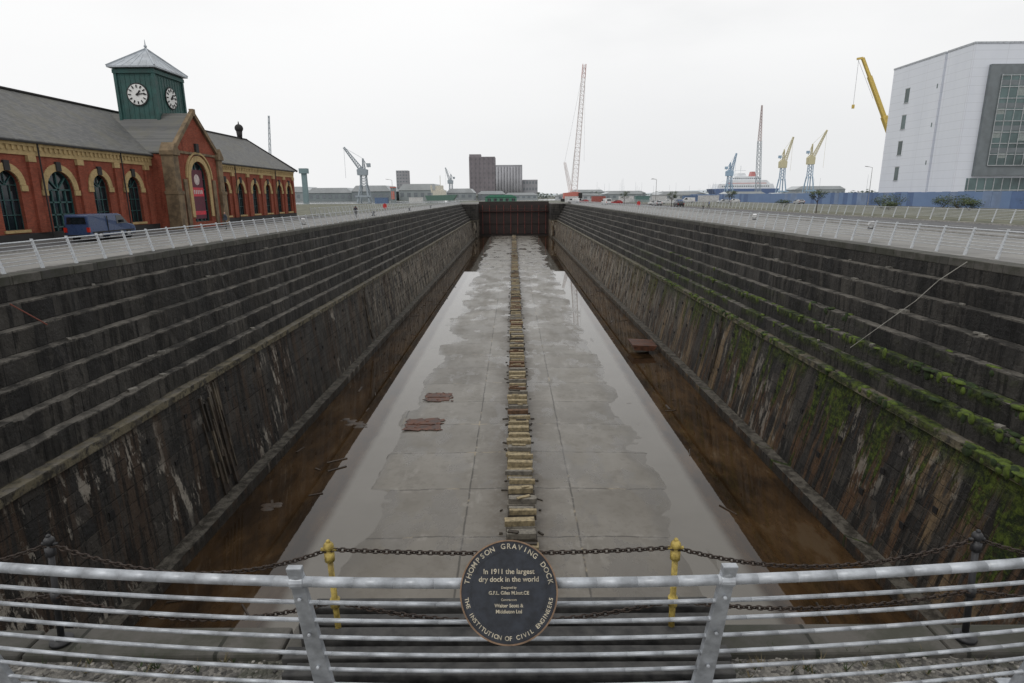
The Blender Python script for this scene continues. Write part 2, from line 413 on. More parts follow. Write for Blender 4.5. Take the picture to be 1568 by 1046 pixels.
pts=[Vector((20.0,26.6,.05)),Vector((19.3,27.2,-.85)),Vector((18.8,27.8,-1.9)),Vector((18.3,28.5,-2.8)),Vector((17.7,29.2,-3.8)),Vector((17.3,30,-4.7))]
mb.tube(pts,.018,6); mb.obj('mooring_rope',[M('rope',(.3,.29,.26),.9)])
mb=MB(); mb.cyl((-18.9,22.2,-.8),(-18.2,22.9,-1.75),.025,None,6); mb.obj('rusty_handrail',[M('rust_red',(.14,.04,.025),.7)])
mb=MB()
for k in range(90):
    sd=random.choice((-1,1)); j=random.randrange(1,7); y=U(14,120)
    x=CX+sd*(19.9-.5*j+.25+U(-.12,.12)); mb.obox((x,y,-.87*j+.04),(U(.1,.25),U(.12,.4),U(.06,.14)),Matrix.Rotation(U(0,3),3,'Z'))
mb.obj('loose_stones',[M('pale_stone',(.17,.16,.14),.9,.4)])
# moss tufts standing on the right-hand ledges
MOSS=[M('moss_dark',(.016,.03,.006),.95,.5,6,bmp=.5),M('moss_bright',(.065,.095,.012),.95,.4,6,bmp=.5)]
mb=MB()
for k in range(520):
    y=18+(R()**1.5)*60; j=random.choice((4,5,5,6,6,7,7,7,7)); 
    if noise.noise((y*.16,j*.7,1))<-.05: continue
    x=CX+19.9-.5*j+U(.0,.42); z=-.87*j
    mb.sphere((x,y,z),U(.06,.2),random.randrange(2),7,4,(U(.7,1.2),U(1,2.2),U(.3,.6)))
    if R()<.5: mb.sphere((CX+19.9-.5*j+.01,y,z-U(.05,.25)),U(.06,.16),random.randrange(2),7,4,(.45,1.3,U(1,2)))
mb.obj('moss_clumps',MOSS,None,True)
# ---------------------------------------------------------------- caisson gate
gate=empty('caisson_gate')
GD=M('caisson_plate',(.022,.014,.012),.7,.4,.6); GR=M('caisson_red_steel',(.14,.035,.028),.6,.4,1.5); GG=M('gate_grey',(.25,.25,.25),.7)
mb=MB(); yc=254.0
mb.box(-14.1,14.7,yc,yc+6,-13.6,.9,0)
for k in range(10):
    x=-12.6+k*2.9; mb.box(x-.12,x+.12,yc-.35,yc,-12.2,-.6,1)
for z in(-3.2,-8.0,-12.0): mb.box(-14.1,14.7,yc-.25,yc,z-.12,z+.12,1 if z>-4 else 0)
mb.box(-14.1,14.7,yc-.9,yc-.36,-3.1,-2.95,0)
for k in range(15): mb.box(-13.9+k*2,-13.84+k*2,yc-.9,yc-.84,-2.95,-1.9,1)
mb.box(-13.9,14.4,yc-.9,yc-.85,-1.95,-1.9,1)
mb.obj('plates',[GD,GR],gate)
mb=MB()
for k in range(15):
    mb.box(-13.9+k*2,-13.83+k*2,yc+.3,yc+.37,.9,2.0)
for z in(1.4,2.0): mb.box(-14,14.6,yc+.3,yc+.35,z-.03,z+.03)
mb.obj('handrail',[GG],gate)
gm=M('green_paint',(.05,.19,.12),.6)
mb=MB(); mb.box(-12,1.5,yc+12,yc+15,0,2.6,0); mb.prism([(-12.3,2.6),(1.8,2.6),(-.5,3.6),(-10,3.6)],'y',yc+11.8,yc+15.2,0)
for k in range(5): mb.box(-11+k*2.6,-9.6+k*2.6,yc+11.93,yc+12.1,1,2.1,1)
mb.obj('green_winch_house',[gm,M('dark_glass0',(.02,.025,.03),.15)],fixn=True)

# ---------------------------------------------------------------- ground
def ground_mat():
    m,nt,b=newmat('quay_ground'); co=objco(nt)
    s=N(nt,'ShaderNodeSeparateXYZ'); nt.links.new(co,s.inputs[0]); X,Y,Z=s.outputs
    n1=noi(nt,co,.12,6,.6); n2=noi(nt,co,3,6,.7); n3=noi(nt,co,40,3,.6)
    col=mix(nt,sstep(nt,n1,.35,.65),(.13,.125,.118),(.20,.195,.185))
    col=mix(nt,sstep(nt,n2,.5,.75,0,.4),col,(.09,.085,.08))
    col=mix(nt,sstep(nt,n3,.45,.7,0,.3),col,(.28,.27,.25))
    far=sstep(nt,noi(nt,scaled(nt,co,(.01,.01,.01)),1,4),.45,.55)
    grass=mix(nt,n2,(.07,.085,.05),(.13,.135,.10))
    lx=math_(nt,'MULTIPLY',sstep(nt,Y,270,300),far)
    col=mix(nt,lx,col,grass)
    nt.links.new(col,b.inputs['Base Color']); b.inputs['Roughness'].default_value=.85
    bump(nt,b,n3,.4,.01)
    return m
XL=CX-19.9; XR=CX+19.9
mb=MB()
B=6000
def quad(mb,x0,x1,y0,y1,z,mi=0): mb.add([(x0,y0,z),(x1,y0,z),(x1,y1,z),(x0,y1,z)],[(0,1,2,3)],mi)
quad(mb,-B,XL,-200,B,0); quad(mb,XR,B,-200,B,0); quad(mb,XL,XR,-200,Y0,0); quad(mb,XL,XR,YE+30,B,0)
mb.obj('ground',[ground_mat()])
def coping_mat():
    m,nt,b=newmat('coping_granite'); co=objco(nt)
    s=N(nt,'ShaderNodeSeparateXYZ'); nt.links.new(co,s.inputs[0])
    cb=N(nt,'ShaderNodeCombineXYZ'); nt.links.new(s.outputs[1],cb.inputs[0]); nt.links.new(s.outputs[0],cb.inputs[1])
    br=N(nt,'ShaderNodeTexBrick'); nt.links.new(cb.outputs[0],br.inputs[0]); br.inputs['Scale'].default_value=1
    br.inputs['Brick Width'].default_value=1.6; br.inputs['Row Height'].default_value=1.0; br.inputs['Mortar Size'].default_value=.015
    br.inputs['Color1'].default_value=(.045,.043,.039,1); br.inputs['Color2'].default_value=(.095,.088,.078,1); br.inputs['Mortar'].default_value=(.015,.015,.012,1)
    n=noi(nt,co,1.5,6,.72)
    nt.links.new(mix(nt,sstep(nt,n,.4,.62,0,.75),br.outputs[0],(.028,.03,.018)),b.inputs['Base Color']); b.inputs['Roughness'].default_value=.85
    bump(nt,b,n,.5,.03); return m
CM=coping_mat()
mb=MB()
for x0,x1 in((XL-1.0,XL+.03),(XR-.03,XR+1.0)):
    y=Y0
    while y<YE-.5:
        L=U(1.3,2.0); e_=min(YE,y+L-.015); dz=U(-.012,.012)
        ox=U(-.012,.012); mb.box(x0+ox,x1+ox,y,e_,-.25,.12+dz); y+=L
mb.obj('dock_coping',[CM],bevel=.03)
def paving():
    m,nt,b=newmat('promenade_paving'); co=objco(nt)
    s=N(nt,'ShaderNodeSeparateXYZ'); nt.links.new(co,s.inputs[0])
    br=N(nt,'ShaderNodeTexBrick'); nt.links.new(co,br.inputs[0]); br.inputs['Scale'].default_value=1
    br.inputs['Brick Width'].default_value=1.8; br.inputs['Row Height'].default_value=1.8; br.inputs['Mortar Size'].default_value=.02; br.offset=0
    br.inputs['Color1'].default_value=(.17,.165,.155,1); br.inputs['Color2'].default_value=(.235,.228,.213,1); br.inputs['Mortar'].default_value=(.08,.078,.07,1)
    n=noi(nt,co,.6,6,.7); n2=noi(nt,scaled(nt,co,(1,.3,1)),1.6,5,.7)
    c=mix(nt,sstep(nt,n,.45,.65,0,.55),br.outputs[0],(.11,.105,.098)); c=mix(nt,sstep(nt,n2,.58,.7,0,.4),c,(.30,.29,.27))
    nt.links.new(c,b.inputs['Base Color']); nt.links.new(sstep(nt,n,.4,.65,.85,.5),b.inputs['Roughness']); bump(nt,b,n2,.2,.01); return m
PV=paving(); TAR=M('tarmac_road',(.085,.085,.087),.85,.3,.8)
mb=MB(); quad(mb,XR+1.02,XR+13,12,YE,.004,0); quad(mb,-29,XL-1.02,12,YE,.004,0); mb.obj('promenade_pavement',[PV])
mb=MB(); quad(mb,38,46,12,280,.008); quad(mb,-33.2,-29.3,20,280,.008); mb.obj('access_road',[TAR])
mb=MB()
for x in(33.6,37.7,46.1): mb.box(x,x+.25,12,280,0,.13)
mb.box(-29.3,-29.05,12,280,0,.13); mb.obj('kerb',[M('kerb_concrete',(.26,.25,.235),.85)])
mb=MB()
for k in range(40): quad(mb,41.95,42.07,14+k*6,17+k*6,.013)
mb.obj('road_markings',[M('road_paint',(.6,.6,.57),.7,.15,8)])
GRS=M('grass',(.07,.08,.04),.95,.4,.5,c2=(.17,.165,.12))
mb=MB(); quad(mb,47,93,12,280,.006); quad(mb,-140,-29.5,102,280,.010); mb.obj('grass_verge',[GRS])
def gravel_mat():
    m,nt,b=newmat('gravel'); co=objco(nt)
    v=N(nt,'ShaderNodeTexVoronoi'); nt.links.new(co,v.inputs['Vector']); v.inputs['Scale'].default_value=38
    hs=N(nt,'ShaderNodeSeparateColor'); nt.links.new(v.outputs['Color'],hs.inputs[0])
    col=mix(nt,hs.outputs[0],(.06,.057,.052),(.24,.225,.20))
    col=mix(nt,sstep(nt,noi(nt,co,2.5,5,.7),.5,.65,0,.7),col,(.04,.043,.026))
    nt.links.new(col,b.inputs['Base Color']); b.inputs['Roughness'].default_value=.9
    bump(nt,b,math_(nt,'SUBTRACT',1.0,v.outputs['Distance']),1.0,.02); return m
mb=MB(); quad(mb,-30,30,-8,Y0-.02,.005); mb.obj('gravel_path',[gravel_mat()])
mb=MB()
for i in range(2600):
    x=U(-5.5,5.5); y=U(2.6,3.5); r=U(.008,.022)
    mb.sphere((x,y,.008),r,random.randrange(3),5,3,(1,U(.7,1.2),.6))
mb.obj('gravel_stones',[M('pebble_a',(.16,.15,.135),.9),M('pebble_b',(.26,.245,.22),.9),M('pebble_c',(.06,.057,.053),.9)])
mb=MB()
x=-30
while x<30:
    L=U(1.1,1.9); mb.box(x,x+L-.02,Y0-.22,Y0+.04+U(-.02,.02),-.3,.06+U(-.01,.01)); x+=L
mb.obj('head_coping',[CM],bevel=.02)
DK=M('weathered_decking',(.020,.020,.020),.75,.4,9,c2=(.060,.058,.055))
mb=MB()
for k in range(7):
    y=2.70+k*.155
    mb.box(-1.42+U(-.05,.05),1.32+U(-.05,.05),y,y+.105,.125,.21+U(0,.025))
for x in(-1.3,-.4,.5,1.2): mb.box(x-.05,x+.05,2.7,3.76,0.066,.124)
mb.obj('timber_decking',[DK],bevel=.008)
mb=MB(); mb.box(-1.42,1.32,2.66,3.78,.006,.062); mb.obj('decking_gap_shade',[M('decking_shadow_base',(.012,.012,.011),.9)])  # near-black sheet under the planks, shade of the gaps put into its colour
# small weeds at the dock edge
WD=[M('weed_dark',(.03,.05,.015),.8),M('weed_dry',(.16,.13,.07),.8)]
mb=MB()
for k in range(90):
    x=random.choice((U(-5.5,-1.5),U(1.4,5.5))); y=U(3.2,3.42)
    for j in range(6):
        a=U(0,6.28); h=U(.03,.11); w_=.005
        mb.add([(x-w_,y,.005),(x+w_,y,.005),(x+math.cos(a)*h*.6,y+math.sin(a)*h*.5,h)],[(0,1,2)],random.randrange(2))
mb.obj('weeds',WD)

# ---------------------------------------------------------------- front railing
GALV=M('galvanised_steel',(.37,.39,.415),.42,.28,9,metal=.35,bmp=.1)
def railpath(x):
    ax=abs(x)
    return 2.60+ .027*max(0,ax-.2)**1.9 if ax<3.3 else 2.60+.027*3.1**1.9+min(.02*(ax-3.3),.06)
rail=empty('pedestrian_railing')
xs=[i*.2-20.8 for i in range(209)]
offs=[0,.15,.285,.42,.555,.69,.825,.96]
mb=MB()
for k,s_ in enumerate(offs):
    pts=[Vector((x,railpath(x)+.28*s_,1.145-s_)) for x in xs]
    mb.tube(pts,.026 if k==0 else .0115,12 if k==0 else 8)
mb.obj('rails',[GALV],rail,True)
mb=MB()
def plate_post(mb,px,py,tang,inward,h=1.15,lean=.28,mi=0,t=.02,ws=1.0):
    T=Vector(tang); I=Vector(inward)
    segs=[(0.0,.075),(.12,.07),(.6,.052),(1.0,.04),(1.06,.045)]
    base=Vector((px,py,0)); vs=[]
    for f,hw in segs:
        c=base+I*(lean*h*f)+Vector((0,0,(h+.02)*f))
        for a,bq in((-1,-1),(1,-1),(1,1),(-1,1)):
            vs.append(c+T*(hw*ws*a)+I*(t*bq))
    n=len(segs); fs=[(3,2,1,0),(4*n-4,4*n-3,4*n-2,4*n-1)]
    for i in range(n-1):
        for j in range(4): fs.append((i*4+j,i*4+(j+1)%4,i*4+4+(j+1)%4,i*4+4+j))
    mb.add(vs,fs,mi)
px=[-1.085,1.05,3.12,-3.14]+[s*(3.13+2.1*k) for k in range(1,9) for s in(-1,1)]
for x in px:
    yb=railpath(x)+.28*1.15
    plate_post(mb,x,yb,(1,0,0),(0,-1,0),ws=.85)
    mb.sphere((x,railpath(x)-.002,1.185),.042,0,12,8,(1,.6,.8))
    mb.cyl((x-.035,railpath(x),1.145),(x+.035,railpath(x),1.145),.034,None,14)
    mb.box(x-.1,x+.1,yb-.07,yb+.07,.006,.022)
    for q in(.15,.42,.69): mb.cyl((x,railpath(x)+.28*q-.03,1.145-q+.04),(x,railpath(x)+.28*q-.045,1.145-q+.045),.012,None,6)
mb.obj('posts',[GALV],rail,False,bevel=.006)
GALV2=M('galvanised_steel_quay',(.46,.48,.50),.45,.15,9,metal=.2,bmp=0)
def side_fence(x,y0,y1,inw,step=2.05,name='quay_railing',h=1.15):
    e=empty(name); mb=MB()
    L=.25
    for k in range(7):
        s_=k*.15; r=.034 if k==0 else .017
        p=(x+inw*L*(h-s_)/1.0,y0,h-s_+.12); q=(x+inw*L*(h-s_),y1,h-s_+.12)
        mb.cyl(p,q,r,None,6)
    mb.obj('rails',[GALV2],e,True)
    mb=MB(); y=y0
    while y<y1:
        plate_post(mb,x,y,(0,1,0),(inw,0,0),h+.12,L*.92,t=.04); y+=step
    mb.obj('posts',[GALV2],e)
side_fence(XL-.7,3.4,YE,-1); side_fence(XR+2.2,3.4,YE,1)
side_fence(50,40,280,1,2.4)
side_fence(-33.4,102,235,-1,2.4)

# ---------------------------------------------------------------- chain barrier
YEL=M('yellow_paint_worn',(.36,.25,.045),.6,.55,16,c2=(.50,.38,.10),bmp=.4); BLK=M('black_iron',(.02,.02,.022),.5,.4,8); CH=M('rusty_chain',(.035,.024,.018),.55,.5,30,metal=.4)
cb_=empty('chain_barrier')
posts=[(-1.17,3.42,YEL,.03),(1.03,3.42,YEL,-.0),(3.05,3.5,BLK,.03),(-3.10,3.5,BLK,-.04),(5.2,3.5,BLK,0),(-5.2,3.5,BLK,0)]
for (x,y,m,ln) in posts:
    mb=MB(); L=.80
    top=Vector((x-ln,y+.02,L))
    mb.cyl((x,y,.06),top,.021,.019,10)
    for zf in(.02,.48,.93):
        c=Vector((x,y,.06)).lerp(top,zf); mb.cyl(c-Vector((0,0,.03)),c+Vector((0,0,.03)),.032,None,10)
    mb.sphere(top+Vector((0,0,.02)),.034,0,12,8); mb.sphere(top+Vector((0,0,.055)),.015,0,8,6)
    mb.cyl(top+Vector((-.05,0,0)),top+Vector((.05,0,0)),.012,None,6)
    mb.cyl((x,y,.06),(x,y,.085),.07,None,12)
    mb.obj('chain_post',[m],cb_,True)
def chain(p0,p1,sag,mb):
    p0=Vector(p0);p1=Vector(p1); n=int((p1-p0).length*1.03/.036)
    pts=[]
    for i in range(n+1):
        t=i/n; p=p0.lerp(p1,t); p.z-=sag*4*t*(1-t); pts.append(p)
    for i in range(n):
        a,b_=pts[i],pts[i+1]; d=(b_-a); c=(a+b_)/2
        q=d.to_track_quat('X','Z').to_matrix()
        rot=q@Matrix.Rotation(math.pi/2*(i%2)+.5,3,'X')
        A,Bq,rr=.026,.014,.0052
        vs=[];fs=[]; S=10;T=5
        for s_ in range(S):
            u=2*math.pi*s_/S; cc=Vector((A*math.cos(u),Bq*math.sin(u),0)); nr=Vector((math.cos(u),math.sin(u),0))
            for t_ in range(T):
                v=2*math.pi*t_/T
                vs.append(c+rot@(cc+nr*(rr*math.cos(v))+Vector((0,0,rr*math.sin(v)))))
        for s_ in range(S):
            for t_ in range(T): fs.append((s_*T+t_,((s_+1)%S)*T+t_,((s_+1)%S)*T+(t_+1)%T,s_*T+(t_+1)%T))
        mb.add(vs,fs)
sp=sorted(posts,key=lambda p:p[0]); mb=MB()
sags=[(.22,.10),(.20,.16),(.035,.16),(.17,.10),(.2,.1)]
for (a,b_,sg) in zip(sp[:-1],sp[1:],sags):
    chain((a[0]-a[3],a[1]+.02,.80),(b_[0]-b_[3],b_[1]+.02,.80),sg[0],mb)
    chain((a[0]-a[3]*.5,a[1],.43),(b_[0]-b_[3]*.5,b_[1],.43),sg[1],mb)
mb.obj('chains',[CH],cb_,True)

# ---------------------------------------------------------------- plaque
plq=empty('commemorative_plaque')
n_=Vector((0,-math.cos(math.radians(35.5)),math.sin(math.radians(35.5)))); rt=Vector((1,0,0)); up=n_.cross(rt)
C=Vector((-.032,2.53,1.15))
PM=Matrix((( rt.x,up.x,n_.x,C.x),(rt.y,up.y,n_.y,C.y),(rt.z,up.z,n_.z,C.z),(0,0,0,1)))
PB=M('plaque_black',(.015,.018,.025),.4,.4,20,bmp=.05); PR=M('plaque_bronze',(.16,.10,.06),.45,.3,20,metal=.3); PT=M('plaque_lettering',(.36,.32,.24),.5,.35,40,bmp=0)
PB.node_tree.nodes['Principled BSDF'].inputs['Specular IOR Level'].default_value=.3
def ring(mb,r0,r1,z0,z1,n=72,mi=0):
    vs=[];fs=[]
    for i in range(n):
        a=2*math.pi*i/n; c_,s_=math.cos(a),math.sin(a)
        for r,z in((r0,z0),(r1,z0),(r1,z1),(r0,z1)): vs.append(PM@Vector((r*c_,r*s_,z)))
    for i in range(n):
        j=(i+1)%n
        for k in range(4): fs.append((i*4+k,j*4+k,j*4+(k+1)%4,i*4+(k+1)%4))
    mb.add(vs,fs,mi)
mb=MB(); n=72
mb.add([PM@Vector((.232*math.cos(2*math.pi*i/n),.232*math.sin(2*math.pi*i/n),.0)) for i in range(n)],[tuple(range(n))],0)
mb.add([PM@Vector((.232*math.cos(2*math.pi*i/n),.232*math.sin(2*math.pi*i/n),-.012)) for i in range(n)],[tuple(range(n-1,-1,-1))],0)
ring(mb,.229,.236,-.013,.006,mi=1); ring(mb,.182,.1835,0,.0015,mi=0)
for sx in(-.1,.1): mb.cyl(PM@Vector((sx,0,-.013)),PM@Vector((sx,-.02,-.07)),.012,None,8,1)
mb.obj('disc',[PB,PR],plq,fixn=True)
texts=[]
def addtext(s_,size,mat,bold=.0):
    c=bpy.data.curves.new('t','FONT'); c.body=s_; c.size=size; c.align_x='CENTER'; c.align_y='CENTER'; c.extrude=.001; c.offset=bold
    o=bpy.data.objects.new('t',c); scene.collection.objects.link(o); o.matrix_world=mat; texts.append(o)
for s_,sz,y,bd in(("In 1911 the largest",.033,.088,.0005),("dry dock in the world",.033,.053,.0005),("Designed by",.015,.016,.0002),("G.F.L. Giles M.Inst.CE",.022,-.008,.0005),("Contractors",.015,-.038,.0002),("Walter Scott &",.022,-.064,.0005),("Middleton Ltd",.022,-.090,.0005)):
    addtext(s_,sz,PM@Matrix.Translation((0,y,.0015)),bd)
def arct(s_,r,a0,a1,size,flip):
    L=len(s_)
    for i,ch in enumerate(s_):
        if ch==' ': continue
        a=math.radians(a0+(a1-a0)*i/(L-1))
        m=Matrix.Translation((r*math.cos(a),r*math.sin(a),.0015))@Matrix.Rotation(a+(math.pi/2 if flip else -math.pi/2),4,'Z')
        addtext(ch,size,PM@m,.0004)
arct("THOMPSON GRAVING DOCK",.205,168,12,.034,False)
arct("THE INSTITUTION OF CIVIL ENGINEERS",.206,190,350,.027,True)
bpy.context.view_layer.update(); dg=bpy.context.evaluated_depsgraph_get()
mb=MB()
for o in texts:
    me=o.evaluated_get(dg).to_mesh()
    mb.add([o.matrix_world@v.co for v in me.vertices],[tuple(p.vertices) for p in me.polygons])
    o.evaluated_get(dg).to_mesh_clear()
for o in texts: bpy.data.objects.remove(o)
mb.obj('lettering',[PT],plq)

# ---------------------------------------------------------------- pump house
def brick_mat(name,c1,c2,mo,dirt=.5):
    m,nt,b=newmat(name); co=objco(nt)
    s=N(nt,'ShaderNodeSeparateXYZ'); nt.links.new(co,s.inputs[0])
    cb=N(nt,'ShaderNodeCombineXYZ'); nt.links.new(math_(nt,'ADD',s.outputs[0],s.outputs[1]),cb.inputs[0]); nt.links.new(s.outputs[2],cb.inputs[1])
    br=N(nt,'ShaderNodeTexBrick'); nt.links.new(cb.outputs[0],br.inputs[0]); br.inputs['Scale'].default_value=1
    br.inputs['Brick Width'].default_value=.23; br.inputs['Row Height'].default_value=.08; br.inputs['Mortar Size'].default_value=.006
    br.inputs['Color1'].default_value=(*c1,1); br.inputs['Color2'].default_value=(*c2,1); br.inputs['Mortar'].default_value=(*mo,1)
    n=noi(nt,co,.7,6,.65); st=noi(nt,scaled(nt,co,(1,1.2,.15)),1.2,5,.65)
    c=mix(nt,sstep(nt,n,.42,.72,0,dirt),br.outputs[0],tuple(x*.35 for x in c1))
    c=mix(nt,sstep(nt,st,.52,.68,0,.55*dirt/.5),c,tuple(x*.4 for x in c2))
    nt.links.new(c,b.inputs['Base Color']); b.inputs['Roughness'].default_value=.9
    b.inputs['Specular IOR Level'].default_value=.2
    bump(nt,b,n,.3,.02); return m
BR=brick_mat('red_brick',(.30,.072,.040),(.20,.048,.028),(.20,.12,.09))
CR=brick_mat('cream_brick',(.50,.37,.18),(.40,.29,.14),(.33,.25,.15),.4)
SS=M('sandstone',(.16,.115,.068),.9,.45,1.2)
DKS=M('dark_stone',(.022,.021,.021),.8,.3,3)
GL=M('window_glass',(.010,.016,.020),.08,.3,1,bmp=0); TEAL=M('teal_joinery',(.018,.07,.068),.5,.25,4)
def slate_mat():
    m,nt,b=newmat('roof_slate'); co=objco(nt)
    s=N(nt,'ShaderNodeSeparateXYZ'); nt.links.new(co,s.inputs[0])
    cb=N(nt,'ShaderNodeCombineXYZ'); nt.links.new(s.outputs[1],cb.inputs[0]); nt.links.new(s.outputs[2],cb.inputs[1])
    br=N(nt,'ShaderNodeTexBrick'); nt.links.new(cb.outputs[0],br.inputs[0]); br.inputs['Scale'].default_value=1
    br.inputs['Brick Width'].default_value=.4; br.inputs['Row Height'].default_value=.16; br.inputs['Mortar Size'].default_value=.010
    br.inputs['Color1'].default_value=(.085,.086,.087,1); br.inputs['Color2'].default_value=(.135,.135,.130,1); br.inputs['Mortar'].default_value=(.045,.045,.045,1)
    n=noi(nt,scaled(nt,co,(1,1,.3)),.6,6,.65)
    c=mix(nt,sstep(nt,n,.4,.7,0,.6),br.outputs[0],(.125,.118,.088))
    c=mix(nt,sstep(nt,noi(nt,scaled(nt,co,(.3,1.5,.2)),1.5,5,.7),.54,.68,0,.5),c,(.055,.055,.052))
    nt.links.new(c,b.inputs['Base Color']); b.inputs['Roughness'].default_value=.7
    bump(nt,b,br.outputs['Fac'],-.4,.02); return m
SL=slate_mat()
ph=empty('brick_pump_house')
def arch_wall(mb,P,s0,s1,z0,zt,ops,depth,breaks=(),mi=0,rev=0):
    ztf=zt if callable(zt) else (lambda s:zt)
    def q(sa,za0,za1,sb,zb0,zb1): mb.add([P(sa,za0,0),P(sb,zb0,0),P(sb,zb1,0),P(sa,za1,0)],[(0,1,2,3)],mi)
    cur=s0
    def solid(a,b_):
        bs=[a]+[k for k in breaks if a<k<b_]+[b_]
        for c,d_ in zip(bs[:-1],bs[1:]): q(c,z0,ztf(c),d_,z0,ztf(d_))
    for (c,w_,zb,zs) in sorted(ops):
        solid(cur,c-w_)
        if zb>z0: q(c-w_,z0,zb,c+w_,z0,zb)
        n=14; pr=[(c-w_*math.cos(math.pi*i/n),zs+w_*math.sin(math.pi*i/n)) for i in range(n+1)]
        for a,b_ in zip(pr[:-1],pr[1:]): q(a[0],a[1],ztf(a[0]),b_[0],b_[1],ztf(b_[0]))
        out=[(c-w_,zb)]+pr+[(c+w_,zb)]
        for a,b_ in zip(out,out[1:]+out[:1]):
            mb.add([P(a[0],a[1],0),P(b_[0],b_[1],0),P(b_[0],b_[1],depth),P(a[0],a[1],depth)],[(0,1,2,3)],rev)
        cur=c+w_
    solid(cur,s1)
def arch_ring(mb,P,c,w_,zs,t,pr=.07,mi=0,leg=0):
    n=16
    A=[(c-w_*math.cos(math.pi*i/n),zs+w_*math.sin(math.pi*i/n)) for i in range(n+1)]
    Bo=[(c-(w_+t)*math.cos(math.pi*i/n),zs+(w_+t)*math.sin(math.pi*i/n)) for i in range(n+1)]
    if leg: 
        A=[(c-w_,zs-leg)]+A+[(c+w_,zs-leg)]; Bo=[(c-w_-t,zs-leg)]+Bo+[(c+w_+t,zs-leg)]
    for i in range(len(A)-1):
        a0,a1,b0,b1=A[i],A[i+1],Bo[i],Bo[i+1]
        mb.add([P(*a0,-pr),P(*a1,-pr),P(*b1,-pr),P(*b0,-pr)],[(0,1,2,3)],mi)
        mb.add([P(*b0,-pr),P(*b1,-pr),P(*b1,0),P(*b0,0)],[(0,1,2,3)],mi)
        mb.add([P(*a0,-pr),P(*a1,-pr),P(*a1,.05),P(*a0,.05)],[(0,1,2,3)],mi)
def window(mbg,mbf,P,c,w_,zb,zs,d_=.32,nv=2,nh=3,th=.05):
    n=14; pr=[(c-w_,zb)]+[(c-w_*math.cos(math.pi*i/n),zs+w_*math.sin(math.pi*i/n)) for i in range(n+1)]+[(c+w_,zb)]
    mbg.add([P(a,b_,d_) for a,b_ in pr],[tuple(range(len(pr)))],0)
    def bar(sa,za,sb,zb_): mbf.beam(P(sa,za,d_-.05),P(sb,zb_,d_-.05),th)
    for k in range(1,nv+1):
        s_=c-w_+2*w_*k/(nv+1); bar(s_,zb,s_,zs)
    for k in range(0,nh+1):
        z=zb+(zs-zb)*k/nh; bar(c-w_,z,c+w_,z)
    for k in(1,2,3):
        a=math.pi*k/4; bar(c,zs,c-w_*math.cos(a),zs+w_*math.sin(a))
    for a,b_ in zip(pr[:-1],pr[1:]): bar(*a,*b_)
XF=-35.0
P=lambda s,z,d_:(XF-d_,s,z)
mw=MB(); mc=MB(); mg=MB(); mf=MB(); md=MB()
winsL=[33.5,38.3,43.0,52.6,57.2]; door=47.9
winsR=[75.3,79.6,84.0,88.4,92.7,96.6]
ops=[(c,.98,.9,4.0) for c in winsL]+[(door,1.4,0,3.7)]
g0,g1,ga=60.4,70.4,65.4
arch_wall(mw,P,28,g0,0,6.1,ops,.35)
opsR=[(c,.9,.9,4.0) for c in winsR]
arch_wall(mw,P,g1,99,0,6.1,opsR,.35)
for (c,w_,zb,zs) in ops+opsR:
    arch_ring(mc,P,c,w_,zs,.52,.08,leg=.0)
    for sd in(-1,1): mc.box(XF,XF+.11,*sorted((c+sd*(w_+.02),c+sd*(w_+.62))),zs-.42,zs-.02,0)
    md.box(XF+.0,XF+.17,c-.24,c+.24,zs+w_+.0,zs+w_+.68,0)
    if zb>0: mc.box(XF-.1,XF+.12,c-w_-.15,c+w_+.15,zb-.2,zb-.005,0)
    if zb>0: window(mg,mf,P,c,w_,zb,zs)
    else: window(mg,mf,P,c,w_,zb,zs,nv=3,nh=4,th=.12)
for a,b_ in((28,g0),(g1,99)):
    mc.box(XF-.2,XF+.10,a,b_,6.1,6.95); mc.box(XF-.2,XF+.22,a,b_,6.74,6.953)
    s_=a+.2
    while s_<b_-.3: mc.box(XF+.10,XF+.19,s_,s_+.22,6.42,6.735); s_+=.5
    md.box(XF,XF+.10,a,b_,0.0,.62)
    md.box(XF+.02,XF+.40,a,b_,6.96,7.07)
for s_ in(31.2,35.9,40.7,45.3,50.3,54.9,59.3,72.3,77.4,81.8,86.2,90.5,94.6,98.4):
    mw.box(XF,XF+.18,s_-.33,s_+.33,.62,6.09)
    mc.box(XF+.005,XF+.23,s_-.37,s_+.37,5.65,6.085)
mw.box(-49,-35.02,98.6,99,0,6.9); mw.box(-49,-35.02,28,28.4,0,6.9); mw.box(-49,-48.6,28.4,98.6,0,6.9)
for y in(28.2,98.8): mw.prism([(-49,6.9),(-35,6.9),(-42,11.6)],'y',y-.2,y+.2)
mw.obj('brick_walls',[BR],ph); mc.obj('cream_trim',[CR],ph); md.obj('dark_trim',[DKS],ph)
mr=MB()
def slope(x0,z0,x1,z1,y0,y1,t=.12): mr.prism([(x0,z0),(x1,z1),(x1,z1+t),(x0,z0+t)],'y',y0,y1)
slope(-34.62,7.02,-42,11.8,27.6,99.4); slope(-49.5,6.98,-42,11.8,27.6,99.4)
mr.obj('slate_roof',[SL],ph,fixn=True)
mb=MB(); mb.box(-42.2,-41.8,27.6,99.4,11.86,12.04); mb.cyl((-42,97.2,11.9),(-42,97.2,13.0),.35,.45,12); mb.sphere((-42,97.2,13.4),.62,0,14,8); mb.cyl((-42,97.2,13.9),(-42,97.2,14.4),.12,.05,8)
mb.obj('ridge_and_vent',[DKS],ph,True)
mb=MB(); mb.beam((-34.4,99.45,7.05),(-42,99.45,11.9),.28); mb.beam((-49.6,99.45,7.05),(-42,99.45,11.9),.28)
mb.obj('verge_boards',[DKS],ph)
mb=MB()
